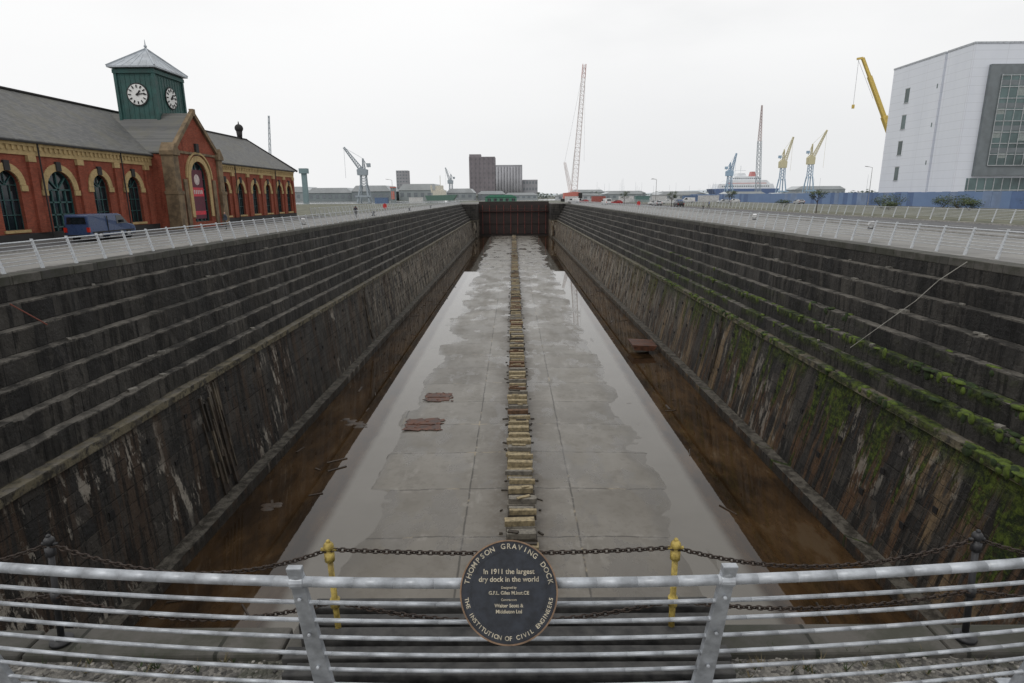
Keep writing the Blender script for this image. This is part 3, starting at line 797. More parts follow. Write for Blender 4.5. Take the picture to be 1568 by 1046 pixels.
for s_ in(36.6,46.0,55.6,78.1,91.2): mb.cyl((XF+.24,s_,.1),(XF+.24,s_,7.0),.055,None,8)
mb.obj('downpipes',[DKS],ph)
XG=-33.0; PG=lambda s,z,d_:(XG-d_,s,z)
mw=MB(); mc=MB()
zt=lambda s: 7.2+(11.2-7.2)*(1-abs(s-ga)/(g1-ga))
arch_wall(mw,PG,g0,g1,0,zt,[(ga,1.75,.6,5.0)],.5,breaks=(ga,))
mw.box(XF-.3,XG-.02,g0,g0+.35,0,7.2); mw.box(XF-.3,XG-.02,g1-.35,g1,0,7.2)
mw.obj('porch_brick',[BR],ph)
arch_ring(mc,PG,ga,1.75,5.0,.55,.10,leg=3.9)
arch_ring(mc,PG,ga,2.5,5.0,.18,.16)
mc.obj('porch_arch',[CR],ph)
mp=MB()
for s_ in(g0-.1,g1-1.0):
    mp.box(XG-.9,XG+.35,s_,s_+1.1,0,3.6); mp.box(XG-.9,XG+.25,s_+.05,s_+1.05,3.6,7.3); mp.box(XG-.95,XG+.42,s_-.06,s_+1.16,3.4,3.72); mp.box(XG-.95,XG+.42,s_-.06,s_+1.16,7.1,7.5)
    mp.prism([(s_-.06,7.5),(s_+1.16,7.5),(s_+.55,8.3)],'x',XG-.95,XG+.4)
for s_ in(62.1,68.0): mp.box(XG,XG+.16,s_,s_+.65,0,4.9)
mp.beam((XG+.05,g0+.3,7.5),(XG+.05,ga,11.55),.42); mp.beam((XG+.05,g1-.3,7.5),(XG+.05,ga,11.55),.42)
mp.box(XG-.1,XG+.32,ga-.25,ga+.25,11.2,11.9)
mp.box(XG,XG+.14,g0+1,g1-1.1,7.35,7.6)
mp.obj('porch_stonework',[SS],ph,bevel=.02)
mb=MB(); mb.box(XG+.0,XG+.22,ga-.3,ga+.3,7.62,8.5); mb.obj('porch_keystone',[DKS],ph)
mg.add([PG(ga-1.75,.6,.45),PG(ga+1.75,.6,.45),PG(ga+1.75,7,.45),PG(ga-1.75,7,.45)],[(0,1,2,3)])
window(mg,mf,PG,ga,1.75,.6,5.0,.42,3,4,.1)
mg.obj('glazing',[GL],ph); mf.obj('window_frames',[TEAL],ph)
mr=MB()
mr.prism([(g0-.15,7.25),(ga,11.35),(g1+.15,7.25),(g1+.15,7.4),(ga,11.5),(g0-.15,7.4)],'x',-41.5,XG-.1)
mr.obj('porch_roof',[SL],ph,fixn=True)
mb=MB(); mb.box(XG-.32,XG-.28,ga-1.2,ga+1.2,.9,5.9,0); mb.box(XG-.279,XG-.272,ga-1.15,ga+1.15,3.2,4.1,1); mb.box(XG-.279,XG-.272,ga-1.15,ga+1.15,1.3,1.7,1)
for k in range(5): mb.box(XG-.271,XG-.266,ga-.9+k*.38,ga-.65+k*.38,3.45,3.85,2)
mb.sphere((XG-.28,ga,4.9),.55,2,12,8,(.02,1,1))
mb.obj('banner',[M('banner_maroon',(.10,.02,.035),.7),M('banner_red',(.5,.03,.05),.6),M('banner_pale',(.5,.42,.40),.7)],ph)
TG=M('tower_green',(.022,.075,.068),.6,.25,1.3); LEAD=M('lead_roof',(.36,.39,.42),.5,.2,.8)
tx0,tx1,ty0,ty1=-39.7,-35.9,64.6,69.9
mb=MB(); mb.box(tx0,tx1,ty0,ty1,8.2,15.7)
for x in(tx0,tx1):
    for y in(ty0,ty1): mb.box(x-.14,x+.14,y-.14,y+.14,8.5,15.65)
mb.box(tx0-.2,tx1+.2,ty0-.2,ty1+.2,15.2,15.55); mb.box(tx0-.12,tx1+.12,ty0-.12,ty1+.12,9.4,9.65)
for k in range(7):
    x=tx0+.35+k*.5; mb.box(x,x+.05,ty0-.03,ty0,9.7,15.1)
for k in range(10):
    y=ty0+.3+k*.5; mb.box(tx1,tx1+.03,y,y+.05,9.7,15.1)
mb.obj('clock_tower',[TG],ph)
mb=MB(); cx_,cy_=(tx0+tx1)/2,(ty0+ty1)/2; e=.5
b4=[(tx0-e,ty0-e,15.7),(tx1+e,ty0-e,15.7),(tx1+e,ty1+e,15.7),(tx0-e,ty1+e,15.7)]
t4=[(x,y,15.85) for x,y,z in b4]
mb.add(b4+t4+[(cx_,cy_,18.0)],[(3,2,1,0),(0,1,5,4),(1,2,6,5),(2,3,7,6),(3,0,4,7),(4,5,8),(5,6,8),(6,7,8),(7,4,8)])
for p in t4: mb.beam(Vector(p)+Vector((0,0,.03)),(cx_,cy_,18.05),.14)
for k in range(1,6):
    for (a,b_) in((t4[0],t4[1]),(t4[1],t4[2])):
        p=Vector(a).lerp(Vector(b_),k/6); q=p.lerp(Vector((cx_,cy_,18.0)),1-2*abs(k/6-.5)); mb.beam(p,q,.05)
mb.cyl((cx_,cy_,17.9),(cx_,cy_,18.9),.10,.02,8); mb.sphere((cx_,cy_,18.25),.16,0,8,6)
mb.obj('lead_roof',[LEAD],ph)
def clock(cen,nrm,r):
    z=Vector((0,0,1)); n=Vector(nrm); t=z.cross(n)
    def Q(a,b_,d_): return Vector(cen)+t*a+z*b_+n*d_
    mw=MB(); mk=MB()
    k=32
    mk.add([Q((r+.12)*math.cos(2*math.pi*i/k),(r+.12)*math.sin(2*math.pi*i/k),.05) for i in range(k)],[tuple(range(k))])
    mw.add([Q(r*math.cos(2*math.pi*i/k),r*math.sin(2*math.pi*i/k),.07) for i in range(k)],[tuple(range(k))])
    for i in range(12):
        a=math.pi*i/6; c_,s_=math.cos(a),math.sin(a)
        mk.beam(Q(r*.66*c_,r*.66*s_,.09),Q(r*.93*c_,r*.93*s_,.09),.10)
    for (a,L,w_) in((math.radians(50),.5,.11),(math.radians(8),.78,.07)):
        mk.beam(Q(-.15*math.cos(a),-.15*math.sin(a),.11),Q(r*L*math.cos(a),r*L*math.sin(a),.11),w_)
    mk.cyl(Q(0,0,.1),Q(0,0,.15),.12,None,12)
    mw.obj('clock_face',[M('clock_white',(.72,.72,.70),.5,.06)],ph); mk.obj('clock_hands',[DKS],ph)
clock((cx_+.1,ty0-.05,13.2),(0,-1,0),.98); clock((tx1+.05,cy_,13.2),(1,0,0),.98)

# ---------------------------------------------------------------- vehicles
TY=M('tyre_rubber',(.015,.015,.015),.8); HUB=M('wheel_hub',(.35,.35,.36),.4,metal=.6); CG=M('car_glass',(.01,.013,.016),.06,bmp=0)
LAMPR=M('tail_lamp',(.4,.02,.01),.3); LAMPW=M('head_lamp',(.7,.7,.7),.2)
def paint(n,c): return M(n,c,.3,.08,2,bmp=0)
def wheels(e,mb,xs,ys,r):
    for x in xs:
        for y in ys:
            sg=1 if x>0 else -1
            mb.cyl((x-.1*sg,y,r),(x+.06*sg,y,r),r,None,18,0); mb.cyl((x+.06*sg,y,r),(x+.075*sg,y,r),r*.58,None,12,1)
def car(name,loc,rz,pm,kind='car'):
    e=empty(name); W=.86
    if kind=='car':
        body=[(-2.1,.3),(2.1,.3),(2.15,.62),(2.0,.82),(1.05,.92),(.45,1.38),(-1.25,1.42),(-1.95,.98),(-2.12,.9)]
        glass=[(.98,.93),(.42,1.34),(-1.2,1.37),(-1.75,.98)]; wy=(-1.3,1.32); r=.31
    else:
        body=[(-2.5,.35),(2.5,.35),(2.55,.8),(2.35,1.08),(1.75,1.2),(1.1,1.92),(.8,2.0),(-2.4,2.0),(-2.5,1.9)]
        glass=[(1.68,1.22),(1.12,1.84),(.45,1.88),(.4,1.22)]; wy=(-1.55,1.62); r=.35; W=.95
    mb=MB(); n=len(body)
    cx0=[(-W if p[1]<1 else -W+.13*(p[1]-1)/.4*(.8 if kind=='car' else .35)) for p in body]
    vs=[(a,p[0],p[1]) for a,p in zip(cx0,body)]+[(-a,p[0],p[1]) for a,p in zip(cx0,body)]
    mb.add(vs,[tuple(range(n-1,-1,-1)),tuple(range(n,2*n))]+[(i,(i+1)%n,n+(i+1)%n,n+i) for i in range(n)])
    mb.obj('body',[pm],e,fixn=True,bevel=.06)
    mb=MB(); k=.104 if kind=='car' else .0455
    for sg in(-1,1):
        mb.add([(sg*(W+.012-max(0,k*(p[1]-1)/.4)),p[0],p[1]) for p in glass],[tuple(range(len(glass)))])
    f0,f1=glass[0],glass[1]
    mb.add([(-W+.12,f0[0]+.05,f0[1]+.02),(W-.12,f0[0]+.05,f0[1]+.02),(W-.25,f1[0]+.05,f1[1]),(-W+.25,f1[0]+.05,f1[1])],[(0,1,2,3)])
    if kind=='car': mb.add([(-W+.15,-1.9,1.05),(W-.15,-1.9,1.05),(W-.25,-1.33,1.38),(-W+.25,-1.33,1.38)],[(0,1,2,3)])
    else: mb.add([(-W+.25,-2.53,1.3),(W-.25,-2.53,1.3),(W-.3,-2.5,1.8),(-W+.3,-2.5,1.8)],[(0,1,2,3)])
    mb.obj('glass',[CG],e)
    mb=MB(); yb=body[0][0]-.04
    for sg in(-1,1):
        mb.box(*sorted((sg*(W-.02),sg*(W-.22))),yb-.05,yb+.06,.7,.9 if kind=='car' else 1.05,0); mb.box(*sorted((sg*(W-.05),sg*(W-.35))),body[2][0]-.1,body[2][0]+.03,.6,.75,1)
        mb.box(*sorted((sg*W,sg*(W+.16))),.85,.98,.95 if kind=='car' else 1.3,1.08 if kind=='car' else 1.5,2)
        if kind!='car':
            mb.box(*sorted((sg*W,sg*(W+.015))),-2.3,2.3,.62,.72,2); mb.box(*sorted((sg*(W-.05),sg*(W+.008))),-.62,-.59,.5,1.85,2)
    mb.box(-W+.1,W-.1,yb-.06,yb+.05,.36,.5,2); mb.box(-W+.1,W-.1,body[1][0],body[1][0]+.08,.32,.48,2)
    mb.obj('lamps_and_bumpers',[LAMPR,LAMPW,TY],e)
    mb=MB(); wheels(e,mb,(-W+.06,W-.06),wy,r); mb.obj('wheels',[TY,HUB],e,True)
    e.location=loc; e.rotation_euler=(0,0,rz); return e
pb=paint('van_blue',(.030,.055,.125)); pw=paint('car_white',(.6,.6,.6)); prd=paint('car_red',(.30,.03,.03)); psl=paint('car_silver',(.38,.39,.40)); pk=paint('car_black',(.02,.02,.022)); pbl=paint('car_blue',(.05,.10,.25))
v=car('blue_van',(-31.3,46.4,.01),0,pb,'van'); v.scale=(1.0,1.05,.96)
for nme,x,y,rz,pm,kd in(('white_van',31,205,.2,pw,'van'),('red_car',36,215,1.5,prd,'car'),('silver_car',42,180,.1,psl,'car'),('white_car',46,200,1.2,pw,'car'),('black_car',43,160,0,pk,'car'),('white_car',54,215,1.5,pw,'car'),('blue_car',60,225,1.4,pbl,'car'),('white_van',68,240,1.5,pw,'van'),('silver_car',75,220,1.6,psl,'car'),('red_car',30,262,1.5,prd,'car'),('white_van',25,255,1.3,pw,'van'),('white_car',84,235,1.5,pw,'car'),('silver_car',88,190,0,psl,'car')):
    car(nme,(x,y,.012),rz,pm,kd)
# ---------------------------------------------------------------- people
def person(name,loc,rz,top,leg,stride=.25,hair=(.03,.02,.015)):
    J={'pel':(0,0,.95,.15),'wai':(0,0,1.1,.13),'che':(0,.01,1.32,.165),'nek':(0,.01,1.5,.06),'hd0':(0,.02,1.58,.075),'hd1':(0,.025,1.70,.085),
    'hl':(-.1,0,.9,.10),'kl':(-.11,stride*.5+.03,.5,.065),'al':(-.11,stride*.7,.1,.045),'tl':(-.12,stride*.7+.16,.04,.035),
    'hr':(.1,0,.9,.10),'kr':(.11,-stride*.25+.04,.5,.065),'ar':(.11,-stride*.8,.1,.045),'tr':(.12,-stride*.8+.16,.04,.035),
    'sl':(-.19,.01,1.42,.065),'el':(-.25,-.06,1.14,.045),'wl':(-.25,.02,.9,.03),'fl':(-.25,.05,.80,.03),
    'sr':(.19,.01,1.42,.065),'er':(.25,.02,1.14,.045),'wr':(.25,.14,.94,.03),'fr':(.25,.19,.86,.03)}
    E=[('pel','wai'),('wai','che'),('che','nek'),('nek','hd0'),('hd0','hd1'),('pel','hl'),('hl','kl'),('kl','al'),('al','tl'),('pel','hr'),('hr','kr'),('kr','ar'),('ar','tr'),('che','sl'),('sl','el'),('el','wl'),('wl','fl'),('che','sr'),('sr','er'),('er','wr'),('wr','fr')]
    ks=list(J); me=bpy.data.meshes.new(name); me.from_pydata([J[k][:3] for k in ks],[(ks.index(a),ks.index(b_)) for a,b_ in E],[])
    o=bpy.data.objects.new(name,me); scene.collection.objects.link(o)
    o.modifiers.new('s','SKIN')
    for i,k in enumerate(ks): me.skin_vertices[0].data[i].radius=(J[k][3],J[k][3]*(.75 if k in('che','wai','pel') else 1)); me.skin_vertices[0].data[i].use_root=(k=='pel')
    sb=o.modifiers.new('u','SUBSURF'); sb.levels=2; sb.render_levels=2
    bpy.context.view_layer.update(); d_=bpy.context.evaluated_depsgraph_get()
    nm=bpy.data.meshes.new_from_object(o.evaluated_get(d_)); o.modifiers.clear(); o.data=nm
    nm.materials.clear()
    for m_ in(M(name+'_top',top,.85),M(name+'_trousers',leg,.85),M(name+'_skin',(.42,.25,.18),.6,.05),M(name+'_hair',hair,.8),TY): nm.materials.append(m_)
    for p in nm.polygons:
        c=p.center; p.use_smooth=True
        if c.z>1.52: p.material_index=3 if (c.z>1.72 or c.y<0) else 2
        elif c.z<.12: p.material_index=4
        elif abs(c.x)>.2 and c.z<.9: p.material_index=2
        elif c.z<.95 and abs(c.x)<.21: p.material_index=1
        else: p.material_index=0
    o.location=loc; o.rotation_euler=(0,0,rz); return o
person('walking_man',(-23.6,92,.006),.3,(.03,.035,.05),(.03,.03,.035))
person('walking_woman',(-24.6,96,.006),.1,(.15,.03,.03),(.03,.03,.05),.2)
person('standing_man',(-27.5,58.5,.006),2.4,(.04,.05,.07),(.05,.045,.04),.08)
person('walking_person',(44.5,140,.01),1.2,(.03,.07,.22),(.03,.03,.035))
person('walking_person',(37,120,.006),-1.2,(.3,.3,.28),(.03,.03,.035))

# ---------------------------------------------------------------- white building on the right
wb=empty('office_building')
def clad():
    m,nt,b=newmat('white_cladding'); co=objco(nt)
    s=N(nt,'ShaderNodeSeparateXYZ'); nt.links.new(co,s.inputs[0])
    def ln(c,per,wd):
        f=math_(nt,'FRACT',math_(nt,'DIVIDE',c,per)); return sstep(nt,math_(nt,'ABSOLUTE',math_(nt,'SUBTRACT',f,.5)),wd/per,wd/per*.3)
    j=math_(nt,'MAXIMUM',ln(s.outputs[2],1.85,.06),ln(math_(nt,'ADD',s.outputs[0],s.outputs[1]),7.5,.06))
    n=noi(nt,scaled(nt,co,(1,1,.2)),.4,5)
    col=mix(nt,n,(.62,.65,.71),(.73,.755,.81)); col=mix(nt,math_(nt,'MULTIPLY',j,.35),col,(.3,.31,.33))
    nt.links.new(col,b.inputs['Base Color']); b.inputs['Roughness'].default_value=.45; return m
CLD=clad(); CGR=M('grey_frame',(.15,.17,.18),.5,.15,.5); WGL=M('curtain_glass',(.075,.115,.115),.12,.5,.12,bmp=0); MUL=M('mullion',(.38,.40,.41),.5)
bx0,bx1,by0,by1,H=104.0,175,147,176.5,35.6
mb=MB()
mb.box(bx0,bx1,by0,155.6,0,H); mb.box(bx0+.6,bx1,155.6,156.5,0,H-.3); mb.box(bx0,bx1,156.5,by1,0,H)
mb.obj('cladding',[CLD],wb)
mb=MB(); mb.box(bx0-.12,bx1,by0-.12,155.7,H,H+.4); mb.box(bx0-.12,bx1,156.4,by1+.1,H,H+.4); mb.obj('parapet',[M('parapet_grey',(.38,.40,.43),.5)],wb)
mb=MB(); mg=MB(); mm=MB()
for z in(8.2,14.8,21.4,28.0):
    mg.box(bx0-.05,bx0+.1,168.4,170.1,z-1.7,z+1.7)
    mm.box(bx0-.14,bx0-.051,168.3,170.2,z+1.71,z+1.9); mm.box(bx0-.14,bx0-.051,168.3,170.2,z-1.9,z-1.71)
for z in(10,19,28): mg.box(bx0-.06,bx0+.1,157.6,157.9,z,z+1.0)
f0=108.0
mb.box(f0,175,by0-.8,by0-.01,6.9,31.2)
mg.box(f0+2.6,172,by0-.95,by0-.82,9.2,29.0)
for k in range(31): x=f0+2.6+k*2.0; mm.box(x-.06,x+.06,by0-1.1,by0-.96,9.2,29.0)
for k in range(9): z=9.2+k*2.45; mm.box(f0+2.6,172,by0-1.08,by0-.962,z-.08,z+.08)
for k in range(4): z=12.0+k*4.9; mb.box(f0+2.6,172,by0-1.0,by0-.958,z,z+1.1)
# pale blinds behind some panes
bl=MB()
for k in range(30):
    for r_ in range(4):
        if R()<.4: x=f0+2.7+k*2.0; z=9.3+r_*4.9; bl.box(x,x+1.8,by0-.957,by0-.951,z+U(0,1.6),z+2.6)
bl.obj('blinds',[M('blind',(.25,.28,.27),.8)],wb)
mg.box(f0-1,174,by0-.08,by0+.1,1.0,6.4)
for k in range(33): x=f0-.5+k*2.0; mm.box(x-.08,x+.08,by0-.2,by0-.09,1,6.4)
mm.box(f0-1,174,by0-.19,by0-.085,3.5,3.7)
mb.obj('frame',[CGR],wb); mg.obj('glass',[WGL],wb); mm.obj('mullions',[MUL],wb)
def hoard():
    m,nt,b=newmat('blue_hoarding'); co=objco(nt)
    n=noi(nt,scaled(nt,co,(1,.3,1)),.3,4); nt.links.new(mix(nt,n,(.10,.165,.31),(.17,.25,.40)),b.inputs['Base Color']); b.inputs['Roughness'].default_value=.6; return m
HB=hoard(); HB2=M('blue_hoarding_b',(.17,.23,.35),.6,.15,.5); HB3=M('blue_hoarding_c',(.085,.14,.27),.6,.15,.5)
mb=MB(); y=70
while y<330:
    mb.box(95+U(-.03,.03),95.15,y,y+2.38,0.02,3.3+U(-.06,.06),random.choice((0,0,0,1,2))); y+=2.4
mb.box(95.2,95.3,70,330,2.6,2.75)
mb.obj('blue_hoarding_fence',[HB,HB2,HB3])
mb=MB(); x=95.4
while x<170: mb.box(x,x+2.38,329+U(-.03,.03),329.2,0,3.3,random.choice((0,0,1,2))); x+=2.4
mb.obj('blue_hoarding_fence',[HB,HB2,HB3])

# ---------------------------------------------------------------- vegetation
LF=[M('foliage_dark',(.030,.045,.02),.8,.3,3),M('foliage_mid',(.055,.08,.03),.8,.3,3),M('foliage_light',(.10,.125,.05),.8,.3,3)]; BK=M('bark',(.06,.05,.04),.9,.3,6)
def leaves(mb,c,r,n,s,mo=1):
    for i in range(n):
        v=Vector((random.gauss(0,1),random.gauss(0,1),random.gauss(0,1))).normalized()*(R()**.45)
        p=Vector(c)+Vector((v.x*r[0],v.y*r[1],v.z*r[2]))
        q=Matrix.Rotation(U(0,6.3),3,'Z')@Matrix.Rotation(U(-1.2,1.2),3,'X'); ss=s*U(.6,1.4)
        mi=mo+(0 if v.z<-.1 else (1 if R()<.6 else 2)) 
        mb.add([p+q@Vector((-ss,0,0)),p+q@Vector((0,-ss*.5,0)),p+q@Vector((ss,0,ss*.2)),p+q@Vector((0,ss*.5,0))],[(0,1,2,3)],mi)
def tree(loc,h,name='young_tree'):
    mb=MB(); x,y=loc
    mb.cyl((x,y,0),(x+.05,y,h*.55),h*.022,h*.014,8,0)
    for k in range(8):
        a=U(0,6.28); z0=h*U(.35,.6); L=h*U(.18,.3)
        q=(x+L*math.cos(a),y+L*math.sin(a),z0+h*U(.12,.3)); mb.cyl((x+.03,y,z0),q,h*.01,h*.004,5,0)
        leaves(mb,q,(h*.13,h*.13,h*.10),90,h*.022)
    leaves(mb,(x,y,h*.82),(h*.16,h*.16,h*.16),150,h*.022)
    mb.obj(name,[BK]+LF)
def shrub(loc,r,h):
    mb=MB(); x,y=loc
    for k in range(5):
        a=U(0,6.28); mb.cyl((x,y,0),(x+r*.5*math.cos(a),y+r*.5*math.sin(a),h*.7),.05,.02,5,0)
    for k in range(7): leaves(mb,(x+U(-.6,.6)*r,y+U(-.6,.6)*r,h*U(.35,.7)),(r*.45,r*.45,h*.32),110,.13)
    mb.obj('shrub',[BK]+LF)
tree((46.8,95),3.9); tree((38.5,150),4.2); tree((36,200),4.6); tree((84,97),5.2); tree((60,170),4.5); tree((70,200),4.5)
for p in((86,139,4.2,3.2),(79,132,3.5,2.6),(88,122,4,3.0),(84,116,3,2.4),(72,118,2.6,1.8),(90,105,3,2.6),(66,150,2.5,2),(80,108,2.5,2),(92,132,3,2.6)): shrub(p[:2],p[2],p[3])

# ---------------------------------------------------------------- street furniture
def lamp(x,y,h,name='street_lamp'):
    mb=MB(); mb.cyl((x,y,0),(x,y,h),.09,.05,8,0); mb.cyl((x,y,0),(x,y,.9),.14,None,8,0)
    mb.cyl((x,y,h),(x-1.2,y,h+.25),.045,None,6,0); mb.obox((x-1.5,y,h+.26),(.8,.3,.12),Matrix.Rotation(.15,3,'Y'),0)
    mb.obj(name,[GG])
lamp(92,160,9.5); lamp(60,260,9.5); lamp(92,110,9.5); lamp(-37,190,8); lamp(48.5,210,8)
def floodl(x,y):
    mb=MB(); mb.box(x-.2,x+.2,y-.15,y+.15,0,.12,0); mb.cyl((x-.18,y,.1),(x-.18,y,.45),.025,None,6,0); mb.cyl((x+.18,y,.1),(x+.18,y,.45),.025,None,6,0)
    mb.obox((x,y,.5),(.42,.22,.34),Matrix.Rotation(.5,3,'X'),1); mb.obj('floodlight',[DKS,LAMPW])
for p in((31,53),(29.5,75),(-24,70)): floodl(*p)
def bollard(x,y):
    mb=MB(); mb.cyl((x,y,0),(x,y,.1),.34,.32,16); mb.cyl((x,y,.1),(x,y,.5),.2,.18,16); mb.sphere((x,y,.6),.3,0,16,8,(1,1,.55)); mb.obj('mooring_bollard',[DKS],smooth=True)
for y in(100,135,170): bollard(XL-3.2,y)
def buoy(x,y):
    mb=MB(); mb.box(x-.04,x+.04,y-.04,y+.04,0,1.3,0); mb.box(x-.35,x+.35,y-.07,y+.07,.8,1.6,1)
    mb.prism([(x-.35,1.6),(x+.35,1.6),(x,1.8)],'y',y-.07,y+.07,1); mb.obj('lifebuoy_stand',[GG,M('buoy_red',(.45,.03,.03),.5)])
buoy(27.5,135); buoy(-25,120)

# ---------------------------------------------------------------- cranes
def lattice(mb,p0,p1,w0,w1,nseg,mis=(0,),t=.18,td=.10):
    p0=Vector(p0);p1=Vector(p1); d=(p1-p0); q=d.to_track_quat('Z','Y').to_matrix()
    def cor(i,k):
        f=i/nseg; w_=w0+(w1-w0)*f; a=[(-1,-1),(1,-1),(1,1),(-1,1)][k%4]
        return p0+d*f+q@Vector((a[0]*w_/2,a[1]*w_/2,0))
    for i in range(nseg):
        mi=mis[(i*len(mis))//nseg]
        for k in range(4):
            mb.beam(cor(i,k),cor(i+1,k),t,mi); mb.beam(cor(i,k),cor(i+1,k+1),td,mi); mb.beam(cor(i,k),cor(i,k+1),td,mi)
CW=M('crane_white',(.68,.63,.62),.6); CP=M('crane_pale_red',(.56,.36,.34),.6); CRD=M('crane_red',(.50,.16,.13),.6); CY=M('crane_yellow',(.58,.42,.10),.5); CABL=M('steel_cable',(.45,.45,.46),.5)  # crawler crane white and reds paled, distance haze put into their colour
HZY=M('crane_yellow_hazed',(.56,.51,.33),.7); HZB=M('crane_blue_hazed',(.30,.41,.52),.7); HZG=M('crane_grey_hazed',(.30,.34,.37),.7)  # far crane paints greyed and paled, aerial haze is in the colour
mb=MB(); lattice(mb,(31.5,320,4),(35.6,320,66),3.0,1.6,30,(0,0,0,0,0,0,0,0,0,4),.22,.12)
mb.cyl((35.6,320,66),(30.0,324,8),.06,None,4,2); mb.cyl((35.9,319,66),(36.3,319,20),.05,None,4,2)
lattice(mb,(30,322,5),(27,326,20),1.4,.8,8,(0,),.16,.09)
mb.cyl((27,326,20),(35.6,320,66),.05,None,4,2)
mb.prism([(26,1.6),(34.5,1.6),(34.5,4.6),(32,5),(26,4.4)],'y',318,323,1); mb.box(25,35,316.6,318,0.1,1.5,3); mb.box(25,35,323,324.4,.1,1.5,3); mb.box(33.6,35.5,316.8,318.4,1.7,4.4,3)
mb.obj('lattice_crawler_crane',[CW,CRD,CABL,DKS,CP],fixn=True)
mb=MB()
mb.beam((148,230,3),(134,230,30),1.7,0); mb.beam((134,230,30),(127,230,43.5),1.25,0); mb.beam((127,230,43.5),(123.8,230,49.6),.9,0)
mb.beam((123.8,230,49.6),(121.9,230,49.3),.7,0); mb.cyl((122.2,229.5,49),(122.2,229.5,34),.07,None,4,1); mb.cyl((122,229.5,49),(129,229.5,36),.06,None,4,1); mb.obox((122.2,229.5,33.4),(.8,.5,1.3),Matrix.Identity(3),0)
mb.prism([(142,1.4),(156,1.4),(156,3.4),(150,3.4),(149.5,4.6),(145,4.6),(144,3.2),(142,3)],'y',228,231.5,0)
for k in range(5): 
    for y in(227.9,231.0): mb.cyl((143.2+k*2.9,y,.75),(143.2+k*2.9,y+.6,.75),.75,None,14,2)
mb.obj('yellow_mobile_crane',[CY,CABL,TY],fixn=True)
def portal_crane(name,x,y,h,jib,mt,mb_,lean):
    mb=MB()
    for sx in(-4,4):
        for sy in(-4,4): mb.beam((x+sx*.8,y+sy,0),(x+sx*.4,y+sy*.45,h*.32),.7,1)
    mb.box(x-4.3,x+4.3,y-4.3,y-3.4,h*.10,h*.10+1,1)
    lattice(mb,(x,y,h*.3),(x,y,h*.55),3.4,2.8,5,(1,),.40,.22)
    mb.prism([(x-3.0,h*.5),(x+2.2,h*.5),(x+2.4,h*.60),(x-1,h*.64),(x-3.2,h*.60)],'y',y-2,y+2,0)
    lattice(mb,(x+1*lean,y,h*.6),(x+jib*lean,y,h),2.0,.8,12,(0,),.30,.16)
    lattice(mb,(x-.5*lean,y,h*.62),(x-.2*lean,y,h*.80),1.4,.5,5,(0,),.28,.16)
    mb.cyl((x-.2*lean,y,h*.80),(x+jib*lean,y,h),.10,None,4,0); mb.beam((x-.2*lean,y,h*.80),(x-3.0*lean,y,h*.64),.3,0)
    mb.obox((x-3.2*lean,y,h*.68),(1.8,2.4,2.0),Matrix.Identity(3),1)
    mb.cyl((x+jib*lean,y,h),(x+jib*lean,y,h*.45),.08,None,4,0)
    mb.obj(name,[mt,mb_],fixn=True)
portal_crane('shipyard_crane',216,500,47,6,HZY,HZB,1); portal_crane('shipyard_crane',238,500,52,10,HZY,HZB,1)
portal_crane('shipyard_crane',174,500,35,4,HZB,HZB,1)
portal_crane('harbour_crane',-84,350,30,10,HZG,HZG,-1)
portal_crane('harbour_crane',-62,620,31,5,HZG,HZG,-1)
mb=MB(); lattice(mb,(-184,470,2),(-180,470,62),2.0,.8,16,(0,),.22,.12); mb.box(-188,-181,468,472,.1,4,0); mb.obj('lattice_boom_crane',[HZG])
mb=MB(); lattice(mb,(178,450,0),(176,450,40),3,2.2,14,(0,),.30,.16); lattice(mb,(176,450,40),(175.5,450,64),2.0,.6,12,(1,),.25,.14); mb.obj('lattice_mast',[HZG,M('mast_red_hazed',(.42,.34,.33),.7)])  # mast red washed out, haze mixed into its colour
# ---------------------------------------------------------------- ferry
fe=empty('white_ferry')
FW=M('ferry_white',(.72,.74,.76),.6,.06,.3); FB=M('ferry_blue',(.10,.15,.28),.6); FR=M('ferry_red',(.48,.20,.19),.6)
mb=MB()
mb.prism([(196,2),(252,2),(256,8.5),(192,8.5)],'y',596,616,1); mb.obj('hull',[FW,FB],fe,fixn=True)
mb=MB(); mb.prism([(196,8.5),(252,8.5),(250,13),(198,13)],'y',597,615); mb.prism([(204,13),(248,13),(244,16.5),(207,16.5)],'y',598,614); mb.prism([(212,16.5),(240,16.5),(236,20),(214,20)],'y',600,612); mb.prism([(216,20),(226,20),(224,23),(217,23)],'y',602,610)
mb.cyl((221,606,23),(221,606,30),.3,None,6); mb.box(215,226,605.9,606.1,25.5,25.9); mb.obj('superstructure',[FW],fe,fixn=True)
mb=MB(); mb.prism([(230,20),(235,20),(234,24.5),(231,24.5)],'y',603,609); mb.box(206,244,597.9,598.0,13.3,13.9); mb.obj('funnel',[FR],fe,fixn=True)
mb=MB()
for k in range(22): mb.box(201+k*2.1,202.2+k*2.1,596.9,597.0,10.3,11.3)
for k in range(14): mb.box(212+k*2,213.2+k*2,599.85,599.99,17.6,18.6)
HW=M('hazy_window',(.17,.19,.21),.5)  # distant panes lightened to grey, haze put into the glass colour
mb.obj('windows',[HW],fe)
